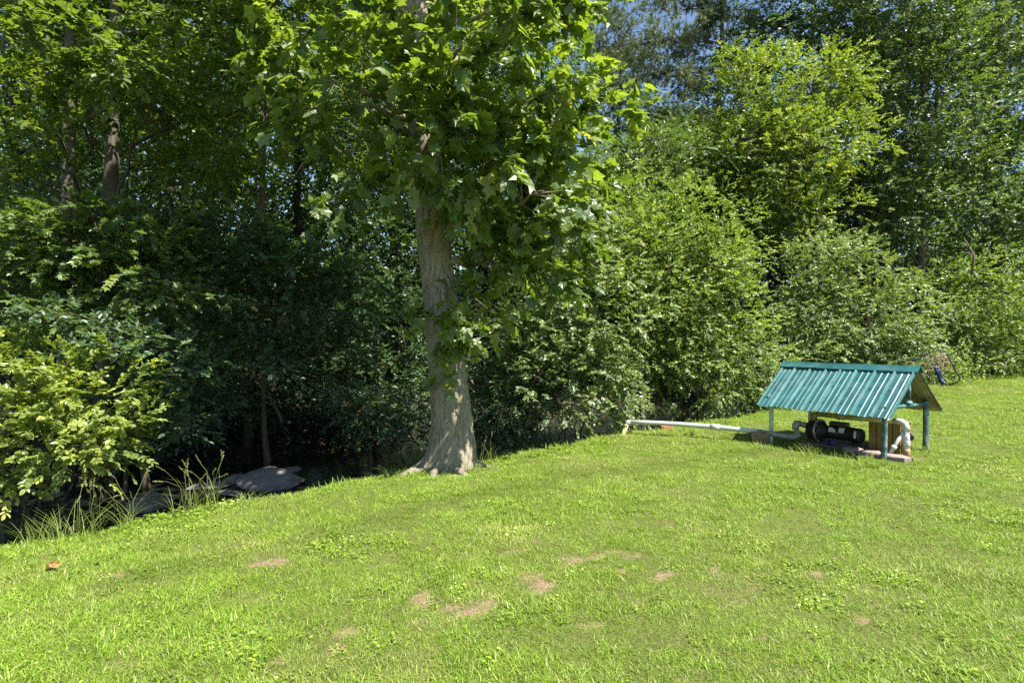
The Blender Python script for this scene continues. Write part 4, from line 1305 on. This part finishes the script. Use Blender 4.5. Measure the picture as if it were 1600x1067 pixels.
# ================================================================== tube frame with strap and dead vines
def tube_frame():
    D_ = 15.4
    g = gz(*at(1475, 600, D_)[:2])
    base = at(1480, 602, D_); base[2] = gz(base[0], base[1])
    root = empty('tube_frame', tuple(base), 'dark bent tube frame with a blue strap leaning at the bush edge behind the shelter', 'frame')
    P = [at(1405, 575, D_ + .3), at(1437, 557, D_ + .1), at(1462, 547, D_), at(1470, 545.5, D_), at(1476, 547, D_), at(1480, 553, D_), at(1492, 577, D_ - .1), at(1499, 588, D_ - .1), at(1500, 592, D_ - .1), at(1497, 596, D_ - .1), at(1488, 600, D_), at(1478, 602, D_ + .1)]
    mb = MB(); mb.tube(P, .022, 10); mb.build('tube', 'dark_tube', root)
    P = [at(1406, 577, D_ + .9), at(1440, 560, D_ + .8), at(1462, 550, D_ + .7), at(1470, 548, D_ + .6), at(1476, 560, D_ + .6), at(1478, 602, D_ + .5)]
    mb = MB(); mb.tube(P, .022, 10); mb.build('tube', 'dark_tube', root)
    def strap(P, w):
        P = np.array(P); V = []; Fq = []
        for p_ in P:
            V += [p_ - [w, 0, 0], p_ + [w, 0, 0], p_ + [w * .9, .03, .01], p_ - [w * .9, -.03, -.01]]
        for i in range(len(P) - 1):
            for j in range(4):
                Fq.append((i * 4 + j, i * 4 + (j + 1) % 4, (i + 1) * 4 + (j + 1) % 4, (i + 1) * 4 + j))
        Fq += [(0, 3, 2, 1), tuple(len(V) - 4 + q for q in range(4))]
        mb = MB(); mb.add(V, Fq, True); mb.build('strap', 'blue_strap', root)
    strap([at(1454, 560, D_), at(1460, 571, D_ - .05), at(1465, 580, D_), at(1469, 590, D_ - .05), at(1472, 597, D_), at(1475, 601, D_)], .06)
    strap([at(1408, 571, D_ + .2), at(1420, 566, D_ + .15), at(1436, 559.5, D_ + .1), at(1452, 553, D_ + .05)], .05)
    rg = np.random.default_rng(66)
    mb = MB()
    for i in range(210):
        a = at(rg.uniform(1415, 1474), 0, D_ + rg.uniform(-.15, .7)); fx = (a[0] / a[1] * F + 800)
        top = np.interp(fx, [1405, 1470, 1476], [573, 549, 555])
        a = at(fx, top + abs(rg.normal(0, 9)), a[1]); b = a + np.array([rg.normal(0, .25), rg.normal(0, .15), -abs(rg.normal(0, .2))])
        mb.tube(curve(a, b, rg.normal(0, .1, 3), 5, rg, .08), rg.uniform(.006, .012), 4, cap=False)
    o = mb.build('dead_vines', 'dead_vine'); tag(o, 'tangle of dry brown vines draped over the bent tube frame', 'vines', kind='stuff')
    rg = np.random.default_rng(67)
    n = 2200
    c = at(1475, 585, D_ + .5)
    P_ = c + rg.normal(0, 1, (n, 3)) * np.array([.55, .3, .32])
    L = {'P': P_, 'A': rand_dir(n, rg), 'N': nrm(rg.normal(0, .5, (n, 3)) + [0, 0, .8]), 'S': rg.uniform(.04, .09, n), 'T': rg.random(n)}
    L = above_ground(L)
    o = link('weeds', leaf_mesh('weeds', L, 'diamond'), 'leaf_bush'); tag(o, 'light green weeds growing up through the tube frame', 'weeds', kind='stuff')


tube_frame()

# ================================================================== creek rocks
def creek_z(x, y):
    return float(zcreek(st(np.array([x]), np.array([y]))[1])[0]) - .74


for k, (px, py, d, r, fl, lab) in enumerate([
        (425, 741, 9.6, (.50, .40, .40), .52, 'largest flat grey rock lying in the dark creek'),
        (452, 725, 10.6, (.18, .18, .16), .45, 'small rock poking up behind the largest creek rock'),
        (330, 742, 9.5, (.34, .22, .2), .4, 'low wet rock left of the largest creek rock'),
        (372, 738, 9.9, (.22, .2, .2), .4, 'small low rock touching the left tip of the largest creek rock'),
        (235, 760, 8.5, (.38, .3, .28), .45, 'bluish wet rock in the creek below the bright shrub'),
        (600, 727, 9.2, (.26, .22, .26), .75, 'brown rock in the creek just left of the big tree root'),
        (622, 720, 9.2, (.13, .12, .16), 1.0, 'upright tan stone wedged beside the big tree root'),
        (552, 735, 9.1, (.22, .16, .16), .4, 'low dark wet rock in the creek left of the brown rock'),
        (838, 690, 11.4, (.3, .22, .24), .7, 'pale rock in the creek right of the big trunk'),
        (362, 755, 9.1, (.26, .12, .12), .35, 'thin wet ledge in front of the largest creek rock'),
        (790, 700, 10.8, (.25, .2, .2), .6, 'dim rock in the creek close right of the big trunk')]):
    q = at(px, py, d)
    stone('creek_rock', (q[0], q[1], creek_z(q[0], q[1]) + r[2] * fl * .35), r, 200 + k, 'creek_rock', lab, 'rock', None, fl, .3 * k)

# brick lying under the white pipe
q = gpos(1043, 671); mb = MB(); mb.box((q[0], q[1], q[2] + .035), (.10, .02, .01), (-.015, .05, 0), (0, 0, .035)); tag(mb.build('brick', 'brick', bevel=.004), 'red brick lying in the grass under the white pipe', 'brick')


# fallen leaves on the lawn
def fallen(px, py, s, rot, label):
    V, T = tmpl('maple'); V = V.copy(); V[:, 2] += .3 * (V[:, 1] ** 2) + .12 * V[:, 0]
    me = raw_mesh('fallen_leaf', V * s, T, 3, np.full(len(T), .5)); me.materials.append(MATS['tan_leaf' if 'tan' in label else 'rusty_leaf'])
    o = bpy.data.objects.new('fallen_leaf', me); COL.objects.link(o); q = gpos(px, py, .045); o.location = q; o.rotation_euler = (.25, -.15, rot)
    so_ = o.modifiers.new('thickness', 'SOLIDIFY'); so_.thickness = .0015
    tag(o, label, 'leaf')


fallen(72, 894, .085, .4, 'red-orange fallen leaf on the lawn near the left edge')
fallen(84, 896, .075, 2.2, 'tan-orange fallen leaf touching the red one on the lawn')

# dead branch standing out of the corner bush
rg = np.random.default_rng(71)
b = at(1518, 430, 17.8); mb = MB(); P = [b, at(1522, 400, 17.6), at(1514, 385, 17.6), at(1506, 372, 17.6)]
mb.tube(P, [.04, .032, .022, .008], 6)
for e in ((1498, 382), (1520, 372), (1500, 392)):
    mb.tube(curve(P[1 if e[1] > 385 else 2], at(*e, 17.5), (0, 0, .05), 4, rg, .05), np.linspace(.014, .005, 4), 5)
tag(mb.build('dead_branch', 'dead_wood'), 'bare grey dead branch sticking up in front of the corner bush', 'branch')


# ================================================================== tall grass clumps on the bank
def blade_set(rg, n, spread, h, w, lean, segs=5):
    V = []; Fq = []; tn = []
    for i in range(n):
        a = rg.uniform(0, 6.28); r = spread * math.sqrt(rg.random()); o = np.array([r * math.cos(a), r * math.sin(a), -.02])
        d = rg.uniform(0, 6.28); ld = np.array([math.cos(d), math.sin(d), 0]); sd = np.array([-ld[1], ld[0], 0]); hh = h * rg.uniform(.55, 1.15); le = lean * rg.uniform(.3, 1.2); ww = w * rg.uniform(.7, 1.2)
        b0 = len(V); tt_ = float(np.clip(rg.normal(.42, .22), 0, 1))
        for s_ in range(segs):
            u = s_ / segs
            c = o + ld * le * hh * u ** 2 + np.array([0, 0, hh * (u - .25 * le * u * u)])
            V += [c - sd * ww * (1 - u * .75) / 2, c + sd * ww * (1 - u * .75) / 2]
        V.append(o + ld * le * hh + np.array([0, 0, hh * (1 - .25 * le)]))
        for s_ in range(segs - 1):
            q = b0 + 2 * s_
            Fq += [(q, q + 1, q + 3), (q, q + 3, q + 2)]
        q = b0 + 2 * (segs - 1); Fq.append((q, q + 1, q + 2))
        tn += [tt_] * (2 * (segs - 1) + 1)
    return np.array(V), np.array(Fq), np.array(tn)


for k, (px, py, n, h, sp, seeds, lab) in enumerate([
        (70, 838, 60, .34, .16, 0, 'grass clump arching over the bank at the left edge'),
        (118, 826, 50, .36, .12, 3, 'grass clump with pale bent stalks left of the middle bank clumps'),
        (150, 822, 36, .40, .08, 5, 'thin upright seeding grass clump between two bushier bank clumps'),
        (198, 815, 44, .36, .10, 4, 'seeding grass clump on the bank below the bright shrub, left of the weed'),
        (300, 797, 90, .36, .17, 9, 'largest seeding grass clump, on the bank in front of the creek rocks'),
        (333, 795, 36, .44, .07, 5, 'tall narrow seed stalks right beside the largest grass clump'),
        (385, 787, 40, .18, .12, 0, 'short grass tuft on the bank below the flat creek rock'),
        (760, 722, 44, .30, .12, 2, 'arching grass clump at the right foot of the big tree'),
        (835, 700, 40, .26, .14, 3, 'thin grass clump on the bank right of the big tree'),
        (620, 732, 50, .20, .18, 0, 'short grass tuft at the left root of the big tree'),
        (690, 738, 50, .13, .2, 0, 'short grass tuft growing against the middle of the big tree foot'),
        (738, 736, 40, .15, .12, 0, 'short grass tuft against the right side of the big tree foot'),
        (1195, 703, 60, .15, .14, 0, 'weedy tuft at the foot of the white post'),
        (1262, 712, 70, .20, .22, 0, 'weedy tuft along the front shade edge of the shelter'),
        (1330, 727, 80, .20, .22, 0, 'weedy tuft in front of the near green post'),
        (1447, 706, 60, .17, .15, 0, 'weedy tuft at the foot of the rear green post')]):
    rg = np.random.default_rng(300 + k)
    q = gpos(px, py)
    while st(np.array([q[0]]), np.array([q[1]]))[0][0] > .04 and q[1] < 12:     # keep its roots on the bank's edge
        py += 1; q = gpos(px, py)
    root = empty('grass_clump', q, lab, 'grass clump', 'grass clumps on the bank and round the shelter')
    V, Fq, tn = blade_set(rg, int(n * (.55 if seeds else 1.2)), sp, h, .006, 1.1, 6)
    o = link('blades', raw_mesh('blades', V, Fq, 3, tn), 'tall_grass', root); o['kind'] = 'stuff'
    for s_ in range(seeds):
        a = rg.uniform(0, 6.28); top = np.array([rg.normal(0, .12), rg.normal(0, .1), h * rg.uniform(1.0, 1.5)])
        top[:2] *= 1.5; P = curve((sp * .5 * math.cos(a), sp * .5 * math.sin(a), 0), top, (-top[0] * .35, -top[1] * .35, .10), 6, rg, .02)
        mb = MB(); mb.tube(P, np.linspace(.0024, .0014, 6), 4, cap=False)
        o = link('seed_stalk', mb.mesh('seed_stalk'), 'seed', root)
        Vs = []; Fs = []; e = nrm(P[-1] - P[-2])
        for m in range(16):
            u = m / 16; c = P[-1] - e * .11 * (1 - u) ; dd = rand_dir(1, rg)[0] * .7 + e; dd = nrm(dd) * .020; w = nrm(np.cross(dd, [0.3, .5, .2])) * .005
            i0 = len(Vs); Vs += [c, c + dd * .5 + w, c + dd, c + dd * .5 - w]; Fs += [(i0, i0 + 1, i0 + 2), (i0, i0 + 2, i0 + 3)]
        h_ = link('seed_head', raw_mesh('seed_head', np.array(Vs), np.array(Fs), 3, np.full(len(Fs), .6)), 'seed', o)


def weed(px, py, s, seed, label):
    rg = np.random.default_rng(seed); q = gpos(px, py)
    root = empty('broadleaf_weed', q, label, 'weed')
    mb = MB(); Ls = []
    for i in range(5):
        a = i * 1.3; e = np.array([math.cos(a) * s * .6, math.sin(a) * s * .6, s * rg.uniform(.8, 1.3)])
        P = curve((0, 0, -.02), e, (0, 0, .03), 5, rg, .02); mb.tube(P, np.linspace(.005, .002, 5), 5, cap=False)
        for j in range(3):
            Ls.append((e, nrm(e * [1, 1, .2] + rg.normal(0, .06, 3)), s * .75, a + (j - 1) * .9))
    link('stem', mb.mesh('stem'), 'leaf_bush', root)
    for e, A, S, a in Ls:
        V, T = tmpl('oval'); A = np.array([math.cos(a), math.sin(a), -.15]); A = nrm(A); B = nrm(np.cross([0, 0, 1], A)); W = np.cross(A, B)
        X_ = e + S * (V[:, :1] * A + V[:, 1:2] * B * 1.2 + V[:, 2:] * W)
        link('leaf', raw_mesh('leaf', X_, T, 3, np.full(len(T), rg.uniform(.4, .9))), 'leaf_bright', root)


weed(245, 812, .11, 5, 'young bright broadleaf weed on the bank beside the seeding grass')
weed(375, 783, .07, 6, 'small leafy weed at the bank edge below the flat creek rock')
weed(1080, 680, .08, 7, 'low broadleaf weed under the middle of the white pipe')


# ================================================================== lawn grass (uncountable: one object, instanced tufts)
def lawn():
    rg = np.random.default_rng(1234)
    lib = bpy.data.collections.new('grass_tufts')
    nvar = 10
    for v in range(nvar):
        if v < 6:
            V, Fq, tn = blade_set(rg, 26, .07, .052, .0058, 1.25, 3)
        elif v < 8:
            V, Fq, tn = blade_set(rg, 16, .07, .035, .007, 1.8, 3)         # coarse flat blades
        else:                                                             # clover-like rosettes
            n = 22; P = np.stack([rg.normal(0, .04, n), rg.normal(0, .04, n), rg.uniform(.01, .04, n)], 1)
            L = {'P': P, 'A': nrm(rg.normal(0, 1, (n, 3)) * [1, 1, .2]), 'N': nrm(rg.normal(0, .3, (n, 3)) + [0, 0, 1]), 'S': rg.uniform(.015, .03, n), 'T': np.clip(rg.normal(.45, .15, n), 0, .8)}
            V, Fq, kk = leaf_arrays(L['P'], L['A'], L['N'], L['S'], 'diamond'); tn = np.repeat(L['T'], kk)
        o = bpy.data.objects.new('tuft_%02d' % v, raw_mesh('tuft', V, Fq, 3, tn)); o.data.materials.append(MATS['grass']); lib.objects.link(o)
    pts = []; 
    def band(d0, d1, dens, sc):
        xm = .98 * d1 + .5
        n = int((d1 - d0) * 2 * xm * dens)
        x = rg.uniform(-xm, xm, n); y = rg.uniform(d0, d1, n)
        s, t = st(x, y)
        ok = (np.abs(x) < .96 * y + .6) & (s < .10 + .06 * rg.normal(size=n))
        x, y, s = x[ok], y[ok], s[ok]
        b = bare(x, y)
        ok = rg.random(len(x)) > np.clip((b - .3) * .9, 0, .45)
        x, y, s = x[ok], y[ok], s[ok]
        # keep clear of stones, posts, pump
        lx = (x - SHC[0]) * EX[0] + (y - SHC[1]) * EX[1]; ly = (x - SHC[0]) * EY[0] + (y - SHC[1]) * EY[1]
        ok = ~((np.abs(lx - .1) < .65) & (np.abs(ly + .02) < .28))
        x, y, s = x[ok], y[ok], s[ok]
        edge = np.clip(1 + s / .45, 0, 1)
        pat = fbm(x * 1.7, y * 1.7, 61, 3); pat2 = fbm(x * .5, y * .5, 67, 3)
        tuf = vnoise(x * 7.5, y * 7.5, 91) * .6 + vnoise(x * 3.1, y * 3.1, 92) * .4
        scl = sc * (.75 + .7 * (pat - .3)) * (.66 + .72 * tuf) * rg.uniform(.75, 1.25, len(x)) * (1 + .7 * edge * rg.random(len(x)))
        near = np.clip((bare(x, y) - .1) * 2.2, 0, 1); scl = scl * (1 - .45 * near)
        gt = np.clip((fbm(x * 1.1, y * 1.1, 71, 4) - .54) * 2.0 - .35 * (tuf - .4) + .8 * near + rg.normal(0, .10, len(x)) + .25 * (pat2 - .5), 0, 1)
        idx = np.where(rg.random(len(x)) < np.clip((fbm(x * .9, y * .9, 81, 3) - .58) * 2.5, .015, .28), rg.integers(6, nvar, len(x)), rg.integers(0, 6, len(x)))
        pts.append((x, y, ground_z(x, y) - .004, scl, gt, idx))
    band(1.9, 4.5, 1150, .95)
    band(4.5, 8.0, 720, 1.0)
    band(8.0, 13, 300, 1.3)
    band(13, 24, 70, 1.9)
    x, y, z, scl, gt, idx = (np.concatenate(c) for c in zip(*pts))
    me = bpy.data.meshes.new('lawn_grass'); me.vertices.add(len(x)); me.vertices.foreach_set('co', np.stack([x, y, z], 1).astype(np.float32).ravel())
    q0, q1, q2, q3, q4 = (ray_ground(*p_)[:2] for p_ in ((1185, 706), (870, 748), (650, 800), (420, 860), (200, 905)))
    dark_band = np.zeros(len(x))  # band of darker, greener tufts across the lawn
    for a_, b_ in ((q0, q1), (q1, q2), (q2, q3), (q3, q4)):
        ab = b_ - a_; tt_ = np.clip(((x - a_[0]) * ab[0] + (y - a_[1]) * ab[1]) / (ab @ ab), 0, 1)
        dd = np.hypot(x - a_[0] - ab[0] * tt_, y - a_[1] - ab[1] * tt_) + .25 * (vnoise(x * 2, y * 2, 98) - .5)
        dark_band = np.maximum(dark_band, np.exp(-(dd / .20) ** 2))
    gt = gt * (1 - .7 * dark_band)
    gv = np.clip(-.28 * dark_band + rg.normal(.30, .16, len(x)) + .25 * (vnoise(x * 4, y * 4, 95) - .5), 0, .75)
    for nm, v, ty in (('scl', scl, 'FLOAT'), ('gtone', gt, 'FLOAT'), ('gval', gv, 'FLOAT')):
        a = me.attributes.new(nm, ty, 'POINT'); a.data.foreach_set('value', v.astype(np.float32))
    a = me.attributes.new('vid', 'INT', 'POINT'); a.data.foreach_set('value', idx.astype(np.int32))
    rot = np.stack([rg.normal(0, .12, len(x)), rg.normal(0, .12, len(x)), rg.uniform(0, 6.283, len(x))], 1)
    a = me.attributes.new('rot', 'FLOAT_VECTOR', 'POINT'); a.data.foreach_set('vector', rot.astype(np.float32).ravel())
    me.update()
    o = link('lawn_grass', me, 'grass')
    tag(o, 'mown lawn grass with thin dry patches covering the whole foreground', 'grass', kind='stuff')
    g = bpy.data.node_groups.new('scatter', 'GeometryNodeTree')
    g.interface.new_socket('Geometry', in_out='INPUT', socket_type='NodeSocketGeometry'); g.interface.new_socket('Geometry', in_out='OUTPUT', socket_type='NodeSocketGeometry')
    gi = g.nodes.new('NodeGroupInput'); go = g.nodes.new('NodeGroupOutput')
    ci = g.nodes.new('GeometryNodeCollectionInfo'); ci.inputs['Collection'].default_value = lib; ci.inputs['Separate Children'].default_value = True; ci.inputs['Reset Children'].default_value = True
    ip = g.nodes.new('GeometryNodeInstanceOnPoints'); ip.inputs['Pick Instance'].default_value = True
    def attr(nm, dt):
        n = g.nodes.new('GeometryNodeInputNamedAttribute'); n.data_type = dt; n.inputs['Name'].default_value = nm; return n.outputs['Attribute']
    g.links.new(gi.outputs[0], ip.inputs['Points']); g.links.new(ci.outputs[0], ip.inputs['Instance'])
    g.links.new(attr('vid', 'INT'), ip.inputs['Instance Index'])
    g.links.new(attr('rot', 'FLOAT_VECTOR'), ip.inputs['Rotation'])
    g.links.new(attr('scl', 'FLOAT'), ip.inputs['Scale'])
    g.links.new(ip.outputs[0], go.inputs[0])
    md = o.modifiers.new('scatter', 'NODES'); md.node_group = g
    print('GRASS', len(x))


lawn()
print('LEAVES', STAT, sum(len(m.polygons) for m in bpy.data.meshes))
